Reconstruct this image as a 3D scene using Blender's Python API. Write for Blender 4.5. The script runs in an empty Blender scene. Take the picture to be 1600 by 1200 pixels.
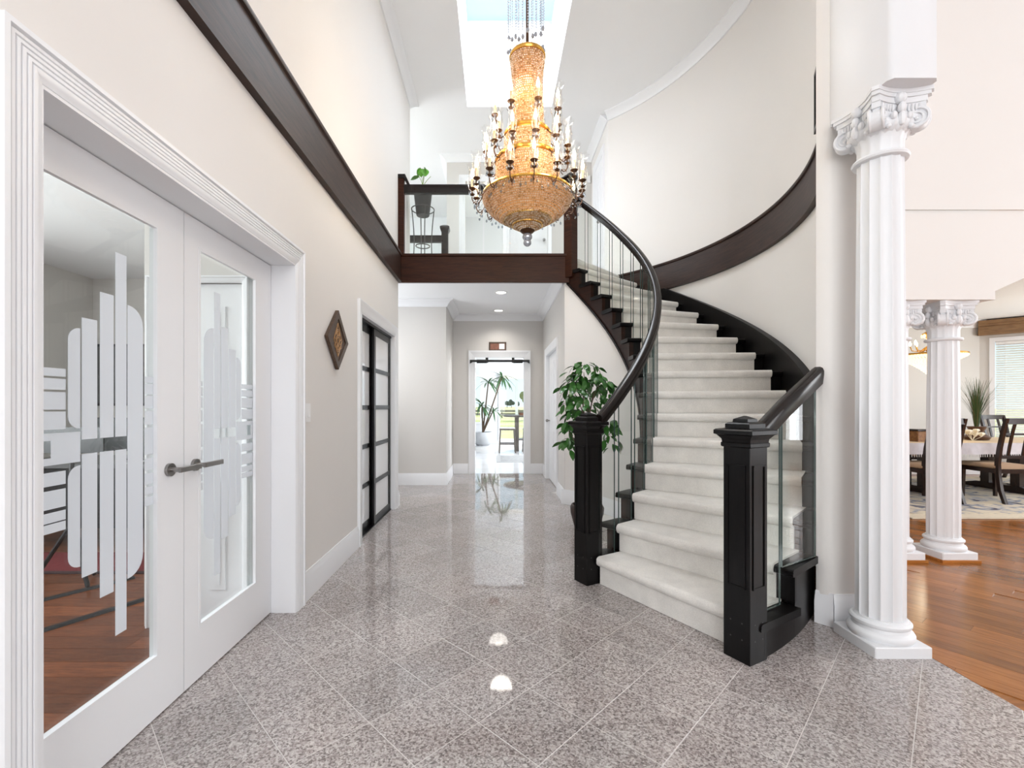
import bpy, math, random
from math import sin, cos, pi, radians, sqrt, atan2
random.seed(7)
sc = bpy.context.scene
col = sc.collection

# ------------------------------------------------------------------ camera
cam_d = bpy.data.cameras.new('camera'); cam = bpy.data.objects.new('camera', cam_d); col.objects.link(cam)
cam.location = (0, 0, 1.25); cam.rotation_euler = (pi / 2, 0, 0)
cam_d.sensor_width = 36; cam_d.lens = 16.0
cam_d.shift_x = (800 - 774) / 1600; cam_d.shift_y = (634 - 600) / 1600
cam_d.clip_start = 0.05; cam_d.clip_end = 1500
sc.camera = cam

# ------------------------------------------------------------------ view, world, lights
sc.view_settings.view_transform = 'Standard'
sc.view_settings.look = 'None'
sc.view_settings.gamma = 1.0
sc.view_settings.use_curve_mapping = False
sc.view_settings.exposure = 0.5
sc.cycles.use_denoising = True
sc.cycles.max_bounces = 10
sc.cycles.diffuse_bounces = 5
sc.cycles.transparent_max_bounces = 24
sc.cycles.caustics_reflective = False
sc.cycles.caustics_refractive = False
sc.cycles.sample_clamp_indirect = 6.0

w = bpy.data.worlds.new('sky'); sc.world = w; w.use_nodes = True
wn = w.node_tree.nodes; wl = w.node_tree.links; wn.clear()
wo = wn.new('ShaderNodeOutputWorld'); bg = wn.new('ShaderNodeBackground')
tc = wn.new('ShaderNodeTexCoord'); sx = wn.new('ShaderNodeSeparateXYZ'); cr = wn.new('ShaderNodeValToRGB')
wl.new(tc.outputs['Generated'], sx.inputs[0]); wl.new(sx.outputs['Z'], cr.inputs[0])
cr.color_ramp.elements[0].position = 0.0; cr.color_ramp.elements[0].color = (0.74, 0.90, 1.0, 1)
cr.color_ramp.elements[1].position = 0.6; cr.color_ramp.elements[1].color = (0.52, 0.74, 1.0, 1)
wl.new(cr.outputs[0], bg.inputs[0]); bg.inputs[1].default_value = 0.95
wl.new(bg.outputs[0], wo.inputs[0])

def area_light(name, loc, target, sx_, sy_, power, color=(1, 1, 1)):
    d = bpy.data.lights.new(name, 'AREA'); d.shape = 'RECTANGLE'; d.size = sx_; d.size_y = sy_
    d.energy = power; d.color = color
    o = bpy.data.objects.new(name, d); col.objects.link(o); o.location = loc
    dx, dy, dz = (target[i] - loc[i] for i in range(3))
    import mathutils
    o.rotation_euler = mathutils.Vector((dx, dy, dz)).to_track_quat('-Z', 'Y').to_euler()
    return o
DAY = (0.925, 0.96, 1.0)
area_light('entry_fill_light', (1.3, -5.9, 2.9), (1.0, 4, 2.7), 4.8, 4.8, 265, DAY)           # broad fill added behind the camera, standing in for daylight
area_light('living_fill_light', (8.6, 2.0, 2.4), (-1.0, 1.9, 1.4), 2.4, 3.6, 165, DAY)         # unseen fill added inside the living room to even the light
area_light('skylight_light', (0.2, 5.46, 6.75), (0.2, 5.46, 0), 1.1, 2.2, 68, DAY)             # skylight shaft
area_light('office_fill_light', (-4.5, 1.6, 1.6), (-1.6, 2.2, 0.8), 2.4, 1.4, 100, DAY)       # added to brighten the office, its window never seen
area_light('dining_fill_light', (9.9, 5.4, 1.6), (4.0, 5.6, 0.8), 2.4, 1.8, 80, DAY)          # added light from the dining room's unseen open side
area_light('kitchen_fill_light', (3.9, 12.0, 1.7), (-1.0, 11.5, 0.6), 3.8, 2.0, 260, DAY)     # added at an unseen side opening to brighten the kitchen
area_light('upstairs_fill_light', (-4.1, 7.3, 4.5), (0.0, 7.2, 4.2), 1.6, 1.8, 85, DAY)      # unseen light added to lift the upper landing
area_light('passage_fill_light', (-2.38, 6.45, 1.6), (0.0, 6.6, 1.4), 1.1, 1.9, 32, DAY)      # unseen light added in the alcove for the hall
area_light('bedroom_fill_light', (1.6, 9.4, 4.4), (-.6, 9.3, 4.2), 1.4, 1.3, 22, DAY)         # unseen light added to brighten the room behind the upstairs doorway

sun_d = bpy.data.lights.new('sun', 'SUN'); sun_d.energy = 3.2; sun_d.angle = 0.01; sun_d.color = (1.0, 0.95, 0.86)
sun = bpy.data.objects.new('sun', sun_d); col.objects.link(sun); sun.rotation_euler = (radians(-55), 0, radians(-28))

# ------------------------------------------------------------------ helpers
ORG = {}
def org(o):
    return ORG.get(o.name, (0, 0, 0)) if o else (0, 0, 0)
def tag(o, label=None, cat=None, group=None, kind=None):
    if label: o['label'] = label
    if cat: o['category'] = cat
    if group: o['group'] = group
    if kind: o['kind'] = kind
    return o
def empty(name, loc=(0, 0, 0), label=None, cat=None, group=None, kind=None):
    o = bpy.data.objects.new(name, None); o.empty_display_size = 0.1
    col.objects.link(o); o.location = loc; ORG[o.name] = tuple(loc)
    return tag(o, label, cat, group, kind)
class MB:
    def __init__(s): s.v = []; s.f = []; s.m = []
    def add(s, vs, fs, mi=0):
        b = len(s.v); s.v += [tuple(p) for p in vs]
        for f in fs: s.f.append(tuple(b + i for i in f)); s.m.append(mi)
        return s
    def box(s, x0, x1, y0, y1, z0, z1, mi=0):
        return s.add([(x0, y0, z0), (x1, y0, z0), (x1, y1, z0), (x0, y1, z0), (x0, y0, z1), (x1, y0, z1), (x1, y1, z1), (x0, y1, z1)],
                     [(0, 3, 2, 1), (4, 5, 6, 7), (0, 1, 5, 4), (1, 2, 6, 5), (2, 3, 7, 6), (3, 0, 4, 7)], mi)
    def bbox(s, x0, x1, y0, y1, z0, z1, c=0.004):          # box with chamfered vertical and top edges
        p = [(x0 + c, y0), (x1 - c, y0), (x1, y0 + c), (x1, y1 - c), (x1 - c, y1), (x0 + c, y1), (x0, y1 - c), (x0, y0 + c)]
        q = [(min(max(x, x0 + c), x1 - c), min(max(y, y0 + c), y1 - c)) for x, y in p]
        vs = [(x, y, z0) for x, y in p] + [(x, y, z1 - c) for x, y in p] + [(x, y, z1) for x, y in q]
        fs = [tuple(range(7, -1, -1)), tuple(range(16, 24))]
        for k in (0, 8):
            for i in range(8): j = (i + 1) % 8; fs.append((k + i, k + j, k + 8 + j, k + 8 + i))
        return s.add(vs, fs)
    def prism(s, poly, z0, z1, mi=0, axis='z'):
        # polygon extruded along an axis: 'z': poly=(x,y); 'y': poly=(x,z); 'x': poly=(y,z)
        n = len(poly)
        def P(a, b, t): return (a, b, t) if axis == 'z' else ((a, t, b) if axis == 'y' else (t, a, b))
        ar = sum(poly[i][0] * poly[(i + 1) % n][1] - poly[(i + 1) % n][0] * poly[i][1] for i in range(n))
        if (ar < 0) != (axis == 'y'): poly = poly[::-1]
        vs = [P(a, b, z0) for a, b in poly] + [P(a, b, z1) for a, b in poly]
        fs = [tuple(range(n - 1, -1, -1)), tuple(range(n, 2 * n))] + [(i, (i + 1) % n, n + (i + 1) % n, n + i) for i in range(n)]
        return s.add(vs, fs, mi)
    def lathe(s, prof, n=24, c=(0, 0, 0), rf=None, mi=0, caps=True):
        vs = []; fs = []
        for r, z in prof:
            for k in range(n):
                a = 2 * pi * k / n; rr = r * (rf(a) if rf else 1)
                vs.append((c[0] + rr * cos(a), c[1] + rr * sin(a), c[2] + z))
        m = len(prof)
        for i in range(m - 1):
            for k in range(n):
                k2 = (k + 1) % n; fs.append((i * n + k, i * n + k2, (i + 1) * n + k2, (i + 1) * n + k))
        if caps:
            if prof[0][0] > 1e-5: fs.append(tuple(range(n - 1, -1, -1)))
            if prof[-1][0] > 1e-5: fs.append(tuple(range((m - 1) * n, m * n)))
        return s.add(vs, fs, mi)
    def tube(s, pts, r, n=8, mi=0, closed=False):
        import mathutils
        V = mathutils.Vector; P = [V(p) for p in pts]; m = len(P); vs = []; fs = []
        rr = r if isinstance(r, (list, tuple)) else [r] * m
        up = None
        for i in range(m):
            if closed: t = (P[(i + 1) % m] - P[i - 1]).normalized()
            else: t = (P[min(i + 1, m - 1)] - P[max(i - 1, 0)]).normalized()
            if up is None:
                up = V((0, 0, 1)) if abs(t.z) < 0.9 else V((1, 0, 0))
            u = (up - t * up.dot(t))
            if u.length < 1e-6: u = t.orthogonal()
            u.normalize(); up = u; b = t.cross(u)
            for k in range(n):
                a = 2 * pi * k / n; vs.append(P[i] + (u * cos(a) + b * sin(a)) * rr[i])
        for i in range(m if closed else m - 1):
            j = (i + 1) % m
            for k in range(n):
                k2 = (k + 1) % n; fs.append((i * n + k, i * n + k2, j * n + k2, j * n + k))
        if not closed: fs += [tuple(range(n - 1, -1, -1)), tuple(range((m - 1) * n, m * n))]
        return s.add(vs, fs, mi)
    def loft(s, sections, closed_prof=True, cap=True, mi=0):
        n = len(sections[0]); vs = [p for sec in sections for p in sec]; fs = []
        for i in range(len(sections) - 1):
            for k in range(n if closed_prof else n - 1):
                k2 = (k + 1) % n; fs.append((i * n + k, (i + 1) * n + k, (i + 1) * n + k2, i * n + k2))
        if cap and closed_prof:
            fs += [tuple(range(n)), tuple(range(len(vs) - 1, len(vs) - 1 - n, -1))]
        return s.add(vs, fs, mi)
    def ball(s, c, r, n=10, m=6, sz=1.0, mi=0):
        return s.lathe([(max(r * sin(pi * i / m), 1e-6), -r * sz * cos(pi * i / m)) for i in range(m + 1)], n, c, mi=mi, caps=False)
    def mesh(s, name, mats, off=(0, 0, 0), smooth=True, angle=35):
        me = bpy.data.meshes.new(name)
        me.from_pydata([(x - off[0], y - off[1], z - off[2]) for x, y, z in s.v], [], s.f)
        for mt in (mats if isinstance(mats, (list, tuple)) else [mats]): me.materials.append(mt)
        if any(s.m): me.polygons.foreach_set('material_index', s.m)
        me.update()
        if smooth:
            me.polygons.foreach_set('use_smooth', [True] * len(me.polygons)); me.set_sharp_from_angle(angle=radians(angle))
        return me
    def build(s, name, mats, parent=None, smooth=True, kind=None, label=None, cat=None, angle=35, recalc=False):
        me = s.mesh(name, mats, org(parent), smooth, angle)
        if recalc:
            import bmesh
            bm = bmesh.new(); bm.from_mesh(me); bmesh.ops.recalc_face_normals(bm, faces=bm.faces); bm.to_mesh(me); bm.free()
        o = bpy.data.objects.new(name, me); col.objects.link(o)
        if parent: o.parent = parent
        ORG[o.name] = org(parent)
        return tag(o, label, cat, None, kind)
def part(name, me, parent, loc=(0, 0, 0), rot=(0, 0, 0), scale=(1, 1, 1)):
    o = bpy.data.objects.new(name, me); col.objects.link(o); o.parent = parent
    o.location = loc; o.rotation_euler = rot; o.scale = scale
    return o
def copy_tree(o, parent=None):
    c = o.copy(); col.objects.link(c); c.parent = parent
    for ch in o.children: copy_tree(ch, c)
    return c

# ------------------------------------------------------------------ materials
def newmat(name):
    m = bpy.data.materials.new(name); m.use_nodes = True
    return m, m.node_tree.nodes, m.node_tree.links, m.node_tree.nodes['Principled BSDF']
def N(nodes, typ, **kw):
    n = nodes.new(typ)
    for k, v in kw.items():
        if k in n.inputs: n.inputs[k].default_value = v
        else: setattr(n, k, v)
    return n
def plain(name, colr, rough=0.5, metal=0.0, noise=0.03, nscale=8, bump=0.0, bscale=60, coat=0.0, spec=0.5):
    m, n, l, p = newmat(name)
    t = N(n, 'ShaderNodeTexCoord'); nz = N(n, 'ShaderNodeTexNoise', Scale=nscale, Detail=3.0)
    l.new(t.outputs['Object'], nz.inputs['Vector'])
    mx = N(n, 'ShaderNodeMix', data_type='RGBA')
    a = tuple(max(0, c * (1 - noise)) for c in colr); b = tuple(min(1, c * (1 + noise)) for c in colr)
    mx.inputs[6].default_value = (*a, 1); mx.inputs[7].default_value = (*b, 1)
    l.new(nz.outputs['Fac'], mx.inputs[0]); l.new(mx.outputs[2], p.inputs['Base Color'])
    p.inputs['Roughness'].default_value = rough; p.inputs['Metallic'].default_value = metal
    p.inputs['Coat Weight'].default_value = coat; p.inputs['Specular IOR Level'].default_value = spec
    if bump:
        nb = N(n, 'ShaderNodeTexNoise', Scale=bscale, Detail=4.0); l.new(t.outputs['Object'], nb.inputs['Vector'])
        bp = N(n, 'ShaderNodeBump', Strength=bump, Distance=0.01); l.new(nb.outputs['Fac'], bp.inputs['Height'])
        l.new(bp.outputs[0], p.inputs['Normal'])
    return m
def wood(name, c0, c1, rough=0.3, scale=(1, 1, 1), grain=14, coat=0.0, perobj=0.0, bump=0.08, spec=0.5):
    m, n, l, p = newmat(name)
    t = N(n, 'ShaderNodeTexCoord'); mp = N(n, 'ShaderNodeMapping'); mp.inputs['Scale'].default_value = scale
    l.new(t.outputs['Object'], mp.inputs[0])
    oi = N(n, 'ShaderNodeObjectInfo')
    nz = N(n, 'ShaderNodeTexNoise', Scale=grain, Detail=6.0, Roughness=0.6, Distortion=0.6)
    if perobj:
        ad = N(n, 'ShaderNodeVectorMath', operation='ADD'); sc_ = N(n, 'ShaderNodeMath', operation='MULTIPLY'); sc_.inputs[1].default_value = 37.0
        l.new(oi.outputs['Random'], sc_.inputs[0]); l.new(mp.outputs[0], ad.inputs[0]); l.new(sc_.outputs[0], ad.inputs[1]); l.new(ad.outputs[0], nz.inputs['Vector'])
    else: l.new(mp.outputs[0], nz.inputs['Vector'])
    cr_ = N(n, 'ShaderNodeValToRGB'); cr_.color_ramp.elements[0].position = 0.3; cr_.color_ramp.elements[1].position = 0.7
    cr_.color_ramp.elements[0].color = (*c0, 1); cr_.color_ramp.elements[1].color = (*c1, 1)
    l.new(nz.outputs['Fac'], cr_.inputs[0]); out = cr_.outputs[0]
    if perobj:
        hs = N(n, 'ShaderNodeHueSaturation'); mr = N(n, 'ShaderNodeMapRange'); mr.inputs[3].default_value = 1 - perobj; mr.inputs[4].default_value = 1 + perobj
        l.new(oi.outputs['Random'], mr.inputs[0]); l.new(mr.outputs[0], hs.inputs['Value']); l.new(out, hs.inputs['Color']); out = hs.outputs[0]
    l.new(out, p.inputs['Base Color']); p.inputs['Roughness'].default_value = rough; p.inputs['Coat Weight'].default_value = coat
    p.inputs['Specular IOR Level'].default_value = spec
    p.inputs['Coat Roughness'].default_value = 0.1
    bp = N(n, 'ShaderNodeBump', Strength=bump, Distance=0.004); l.new(nz.outputs['Fac'], bp.inputs['Height']); l.new(bp.outputs[0], p.inputs['Normal'])
    return m
def emis(name, colr, strength):
    m, n, l, p = newmat(name); p.inputs['Base Color'].default_value = (*colr, 1)
    p.inputs['Emission Color'].default_value = (*colr, 1); p.inputs['Emission Strength'].default_value = strength
    return m
def glassy(name, tint=(0.97, 0.985, 0.975), refl=1.0, rough=0.0):
    m = bpy.data.materials.new(name); m.use_nodes = True; n = m.node_tree.nodes; l = m.node_tree.links; n.clear()
    o = n.new('ShaderNodeOutputMaterial'); tr = n.new('ShaderNodeBsdfTransparent'); gl = n.new('ShaderNodeBsdfGlossy'); mx = n.new('ShaderNodeMixShader')
    lw = n.new('ShaderNodeLayerWeight'); lw.inputs['Blend'].default_value = 0.5
    pw = n.new('ShaderNodeMath'); pw.operation = 'POWER'; pw.inputs[1].default_value = 5.0
    ml = n.new('ShaderNodeMath'); ml.operation = 'MULTIPLY_ADD'; ml.inputs[1].default_value = 0.9; ml.inputs[2].default_value = 0.028 * refl
    ml.use_clamp = True
    tr.inputs[0].default_value = (*tint, 1); gl.inputs['Roughness'].default_value = rough
    l.new(lw.outputs['Facing'], pw.inputs[0]); l.new(pw.outputs[0], ml.inputs[0]); l.new(ml.outputs[0], mx.inputs[0]); l.new(tr.outputs[0], mx.inputs[1]); l.new(gl.outputs[0], mx.inputs[2]); l.new(mx.outputs[0], o.inputs[0])
    return m
def frosted(name, colr, trans):
    m = bpy.data.materials.new(name); m.use_nodes = True; n = m.node_tree.nodes; l = m.node_tree.links; n.clear()
    o = n.new('ShaderNodeOutputMaterial'); tr = n.new('ShaderNodeBsdfTransparent'); df = n.new('ShaderNodeBsdfDiffuse'); tl = n.new('ShaderNodeBsdfTranslucent')
    m1 = n.new('ShaderNodeMixShader'); m2 = n.new('ShaderNodeMixShader'); m1.inputs[0].default_value = 0.35; m2.inputs[0].default_value = trans
    df.inputs[0].default_value = (*colr, 1); tl.inputs[0].default_value = (*colr, 1)
    l.new(df.outputs[0], m1.inputs[1]); l.new(tl.outputs[0], m1.inputs[2]); l.new(m1.outputs[0], m2.inputs[1]); l.new(tr.outputs[0], m2.inputs[2]); l.new(m2.outputs[0], o.inputs[0])
    return m
def granite():
    m, n, l, p = newmat('polished_granite')
    t = N(n, 'ShaderNodeTexCoord'); oi = N(n, 'ShaderNodeObjectInfo'); geo = N(n, 'ShaderNodeNewGeometry')
    n1 = N(n, 'ShaderNodeTexVoronoi', Scale=150.0); n2 = N(n, 'ShaderNodeTexNoise', Scale=55.0, Detail=4.0, Roughness=0.7); n3 = N(n, 'ShaderNodeTexNoise', Scale=2.2, Detail=2.0)
    for q in (n1, n2, n3): l.new(geo.outputs['Position'], q.inputs['Vector'])
    sp_ = N(n, 'ShaderNodeSeparateColor'); l.new(n1.outputs['Color'], sp_.inputs[0])
    mm = N(n, 'ShaderNodeMath', operation='MULTIPLY_ADD'); mm.inputs[1].default_value = 0.42; l.new(sp_.outputs[0], mm.inputs[0])
    m2 = N(n, 'ShaderNodeMath', operation='MULTIPLY'); m2.inputs[1].default_value = 0.62; l.new(n2.outputs['Fac'], m2.inputs[0]); l.new(m2.outputs[0], mm.inputs[2])
    c1 = N(n, 'ShaderNodeValToRGB'); e = c1.color_ramp.elements
    e[0].position = 0.30; e[0].color = (0.155, 0.132, 0.126, 1); e[1].position = 0.76; e[1].color = (0.54, 0.50, 0.48, 1)
    k = e.new(0.42); k.color = (0.27, 0.232, 0.222, 1); k = e.new(0.55); k.color = (0.385, 0.34, 0.325, 1)
    l.new(mm.outputs[0], c1.inputs[0])
    class mx: outputs = {2: c1.outputs[0]}
    hs = N(n, 'ShaderNodeHueSaturation'); mr = N(n, 'ShaderNodeMapRange'); mr.inputs[3].default_value = 0.95; mr.inputs[4].default_value = 1.14
    mr2 = N(n, 'ShaderNodeMapRange'); mr2.inputs[3].default_value = 0.55; mr2.inputs[4].default_value = 1.25
    l.new(n3.outputs['Fac'], mr2.inputs[0])
    l.new(oi.outputs['Random'], mr.inputs[0]); l.new(mr.outputs[0], hs.inputs['Value']); l.new(mr2.outputs[0], hs.inputs['Saturation']); l.new(mx.outputs[2], hs.inputs['Color'])
    l.new(hs.outputs[0], p.inputs['Base Color'])
    p.inputs['Roughness'].default_value = 0.035; p.inputs['IOR'].default_value = 1.55
    return m
def carpet(name, colr):
    m, n, l, p = newmat(name)
    g = N(n, 'ShaderNodeNewGeometry'); n1 = N(n, 'ShaderNodeTexNoise', Scale=160.0, Detail=3.0); n2 = N(n, 'ShaderNodeTexNoise', Scale=9.0, Detail=3.0)
    l.new(g.outputs['Position'], n1.inputs['Vector']); l.new(g.outputs['Position'], n2.inputs['Vector'])
    ad = N(n, 'ShaderNodeMath', operation='ADD'); l.new(n1.outputs['Fac'], ad.inputs[0]); l.new(n2.outputs['Fac'], ad.inputs[1])
    c = N(n, 'ShaderNodeValToRGB'); c.color_ramp.elements[0].position = 0.30; c.color_ramp.elements[1].position = 0.75
    ml = N(n, 'ShaderNodeMath', operation='MULTIPLY'); ml.inputs[1].default_value = 0.5; l.new(ad.outputs[0], ml.inputs[0]); l.new(ml.outputs[0], c.inputs[0])
    c.color_ramp.elements[0].color = (*[x * 0.82 for x in colr], 1); c.color_ramp.elements[1].color = (*[min(1, x * 1.1) for x in colr], 1)
    l.new(c.outputs[0], p.inputs['Base Color']); p.inputs['Roughness'].default_value = 0.95; p.inputs['Specular IOR Level'].default_value = 0.1
    p.inputs['Sheen Weight'].default_value = 0.3
    bp = N(n, 'ShaderNodeBump', Strength=0.5, Distance=0.006); l.new(n1.outputs['Fac'], bp.inputs['Height']); l.new(bp.outputs[0], p.inputs['Normal'])
    return m
M = {}
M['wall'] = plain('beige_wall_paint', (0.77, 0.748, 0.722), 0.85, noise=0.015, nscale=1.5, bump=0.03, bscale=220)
M['hallwall'] = plain('shaded_greige_wall_paint', (0.64, 0.62, 0.595), 0.85, noise=0.015, nscale=1.5, bump=0.03, bscale=220)  # darker wall tone with the hall's weaker light in it; also grey rooms
M['ceil'] = plain('ceiling_paint', (0.86, 0.87, 0.885), 0.9, noise=0.01, nscale=2)
M['trim'] = plain('white_trim_paint', (0.82, 0.83, 0.85), 0.35, noise=0.01, nscale=3)
M['white'] = plain('white_plaster', (0.76, 0.77, 0.79), 0.5, noise=0.012, nscale=5)
M['black'] = wood('black_stained_wood', (0.003, 0.0027, 0.0027), (0.007, 0.006, 0.006), 0.32, (3, 3, 0.4), 18, bump=0.05, spec=0.16)
M['rail'] = wood('dark_brown_stain', (0.005, 0.0035, 0.003), (0.013, 0.008, 0.007), 0.24, (4, 4, 1), 12, bump=0.03, spec=0.3)
M['brown'] = wood('espresso_oak', (0.016, 0.0045, 0.002), (0.05, 0.015, 0.006), 0.4, (1.2, 1.2, 14), 4, bump=0.12, spec=0.16)
M['brown2'] = wood('dark_espresso_stringer', (0.010, 0.0035, 0.002), (0.028, 0.009, 0.0045), 0.36, (1.2, 1.2, 14), 4, bump=0.08, spec=0.2)
M['brownx'] = wood('espresso_oak_band', (0.016, 0.0075, 0.0055), (0.048, 0.023, 0.016), 0.45, (1.2, 1.2, 14), 4, bump=0.12, spec=0.28)
M['granite'] = granite()
M['grout'] = plain('pale_grout', (0.60, 0.57, 0.55), 0.8, noise=0.05, nscale=30)
M['carpet'] = carpet('cream_carpet', (0.76, 0.735, 0.695))
M['floorcarpet'] = carpet('hall_carpet', (0.60, 0.56, 0.51))
M['oak'] = wood('amber_oak_board', (0.23, 0.080, 0.017), (0.36, 0.138, 0.034), 0.18, (1, 9, 1), 6, perobj=0.28, bump=0.02, spec=0.32)
M['oakbase'] = wood('amber_oak_floor', (0.23, 0.080, 0.017), (0.36, 0.138, 0.034), 0.18, (1, 6, 1), 6, bump=0.02, spec=0.32)
M['merbau'] = wood('reddish_brown_board', (0.085, 0.024, 0.009), (0.20, 0.066, 0.024), 0.30, (1.5, 12, 1), 6, perobj=0.25, bump=0.03)
M['joint'] = plain('dark_floor_joint', (0.05, 0.02, 0.008), 0.8)
M['glass'] = glassy('clear_glass')
M['gedge'] = plain('green_glass_edge', (0.055, 0.085, 0.078), 0.1, noise=0.05)
M['frost'] = frosted('frosted_film', (0.74, 0.76, 0.79), 0.12)
M['frostpane'] = frosted('frosted_pane', (0.80, 0.82, 0.84), 0.10)
M['gloss'] = plain('glossy_white_pane', (0.84, 0.85, 0.87), 0.08, noise=0.01)
M['nickel'] = plain('brushed_nickel', (0.34, 0.33, 0.32), 0.28, metal=1.0, noise=0.03)
M['steel'] = plain('dark_steel', (0.09, 0.09, 0.09), 0.35, metal=0.8)
M['plastic'] = plain('white_plastic', (0.85, 0.85, 0.85), 0.35, noise=0.01)
M['blackplastic'] = plain('black_foam', (0.006, 0.006, 0.006), 0.6)
M['gold'] = plain('gold_band', (0.75, 0.42, 0.09), 0.25, metal=0.85, noise=0.05)
M['bronze'] = plain('dark_bronze', (0.10, 0.045, 0.02), 0.35, metal=0.7)
M['bulb'] = emis('candle_flame_bulb', (1.0, 0.78, 0.45), 22.0)
M['down'] = emis('downlight_lens', (1.0, 0.94, 0.84), 3.0)
M['leaf'] = plain('ficus_leaf', (0.045, 0.15, 0.030), 0.22, noise=0.55, nscale=6)
M['leaf2'] = plain('grey_green_leaf', (0.05, 0.13, 0.045), 0.35, noise=0.3, nscale=5)
M['bark'] = plain('brown_bark', (0.10, 0.065, 0.04), 0.8, noise=0.3, nscale=30)
M['soil'] = plain('potting_soil', (0.04, 0.025, 0.015), 0.95, noise=0.3, nscale=40)

# ------------------------------------------------------------------ geometry constants (metres)
XL = -1.22                       # face of the foyer's left wall
CX, CY = -0.15, 4.61             # centre of the curved stair
RW = 2.85                        # radius of the curved wall
RISE = 0.197; DA = 7.0; A1 = -59.2
ZUP = 3.152; ZC = 5.6            # upper floor, upper ceiling
def cp(r, a, z=0.0):
    return (CX + r * cos(radians(a)), CY + r * sin(radians(a)), z)
def nose(a): return RISE * (1 + (a - A1) / DA)
def arcband(mb, r0, r1, a0, a1, z0, z1, n=48, mi=0):
    f0 = z0 if callable(z0) else (lambda a: z0); f1 = z1 if callable(z1) else (lambda a: z1)
    secs = []
    for i in range(n + 1):
        a = a0 + (a1 - a0) * i / n; b, t = f0(a), f1(a)
        secs.append([cp(r0, a, b), cp(r1, a, b), cp(r1, a, t), cp(r0, a, t)])
    return mb.loft(secs, mi=mi)
def arcsweep(mb, prof, a0, a1, n=48):       # profile of (r, z)
    return mb.loft([[cp(r, a0 + (a1 - a0) * i / n, z) for r, z in prof] for i in range(n + 1)])

# ================================================================== SETTING
S = 'structure'
# ---- ground outside
g = MB(); g.box(-300, 300, -60, 700, -0.55, -0.35)
def grass_mat():
    m, n, l, p = newmat('field_grass'); t = N(n, 'ShaderNodeTexCoord'); a = N(n, 'ShaderNodeTexNoise', Scale=0.12, Detail=5.0)
    l.new(t.outputs['Object'], a.inputs['Vector']); c = N(n, 'ShaderNodeValToRGB')
    c.color_ramp.elements[0].position = 0.35; c.color_ramp.elements[0].color = (0.50, 0.50, 0.15, 1)
    c.color_ramp.elements[1].position = 0.65; c.color_ramp.elements[1].color = (0.80, 0.70, 0.40, 1)
    l.new(a.outputs['Fac'], c.inputs[0]); l.new(c.outputs[0], p.inputs['Base Color']); p.inputs['Roughness'].default_value = 0.95
    return m
tag(g.build('ground', grass_mat(), smooth=False), 'yellow-green grass field outside the kitchen windows', 'ground', kind=S)

# ---- foyer floor: base slab plus diagonal granite tiles
fl = MB(); fl.box(-1.385, 2.165, -6.0, 5.4, -0.20, -0.0007); fl.box(-2.6, 2.165, 5.4, 8.40, -0.20, -0.0007)
floor = tag(fl.build('floor', M['grout'], smooth=False), 'polished grey-pink granite tile floor laid on the diagonal', 'floor', kind=S)
def clip(poly, rect):
    x0, x1, y0, y1 = rect
    for ax, lim, sg in ((0, x0, 1), (0, x1, -1), (1, y0, 1), (1, y1, -1)):
        out = []
        for i in range(len(poly)):
            p, q = poly[i], poly[(i + 1) % len(poly)]; dp, dq = sg * (p[ax] - lim), sg * (q[ax] - lim)
            if dp >= 0: out.append(p)
            if dp * dq < 0:
                t = dp / (dp - dq); out.append((p[0] + t * (q[0] - p[0]), p[1] + t * (q[1] - p[1])))
        poly = out
        if len(poly) < 3: return []
    return poly
TS = 0.305; GAP = 0.0034
def tile_poly(i, j):
    s = TS - GAP; u = sqrt(0.5); cxx = -0.066 + ((i + .5) - (j + .5)) * TS * u; cyy = 2.227 + ((i + .5) + (j + .5)) * TS * u
    h = s * u
    return (cxx, cyy), [(cxx, cyy - h), (cxx + h, cyy), (cxx, cyy + h), (cxx - h, cyy)]
fulltile = None; tiles = []
for i in range(-24, 34):
    for j in range(-24, 34):
        c, p = tile_poly(i, j)
        d = sqrt((c[0] - CX) ** 2 + (c[1] - CY) ** 2); a = math.degrees(atan2(c[1] - CY, c[0] - CX))
        if d > 1.95 and -39 < a < 60 and c[0] > 0.7: continue
        if c[0] > 1.1 and c[1] > 4.2: continue
        for rect in ((-1.385, 2.163, -0.35, 8.40),) if c[1] < 5.5 else ((-2.4, 2.163, 0.3, 8.40),):
            q = clip(p, rect)
            if len(q) < 3: continue
            ar = abs(sum(q[k][0] * q[(k + 1) % len(q)][1] - q[(k + 1) % len(q)][0] * q[k][1] for k in range(len(q)))) / 2
            if ar < 0.004: continue
            tiles.append((c, q, ar))
tiles.sort(key=lambda t: (t[0][0] ** 2 + t[0][1] ** 2))
vis = [t for t in tiles if t[0][1] > 0.9 and abs(t[0][0]) < t[0][1] * 1.25 + .3 and (t[0][1] < 5.6 or t[0][0] > -1.9)]
rest = [t for t in tiles if t not in vis] + vis[300:]
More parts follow.
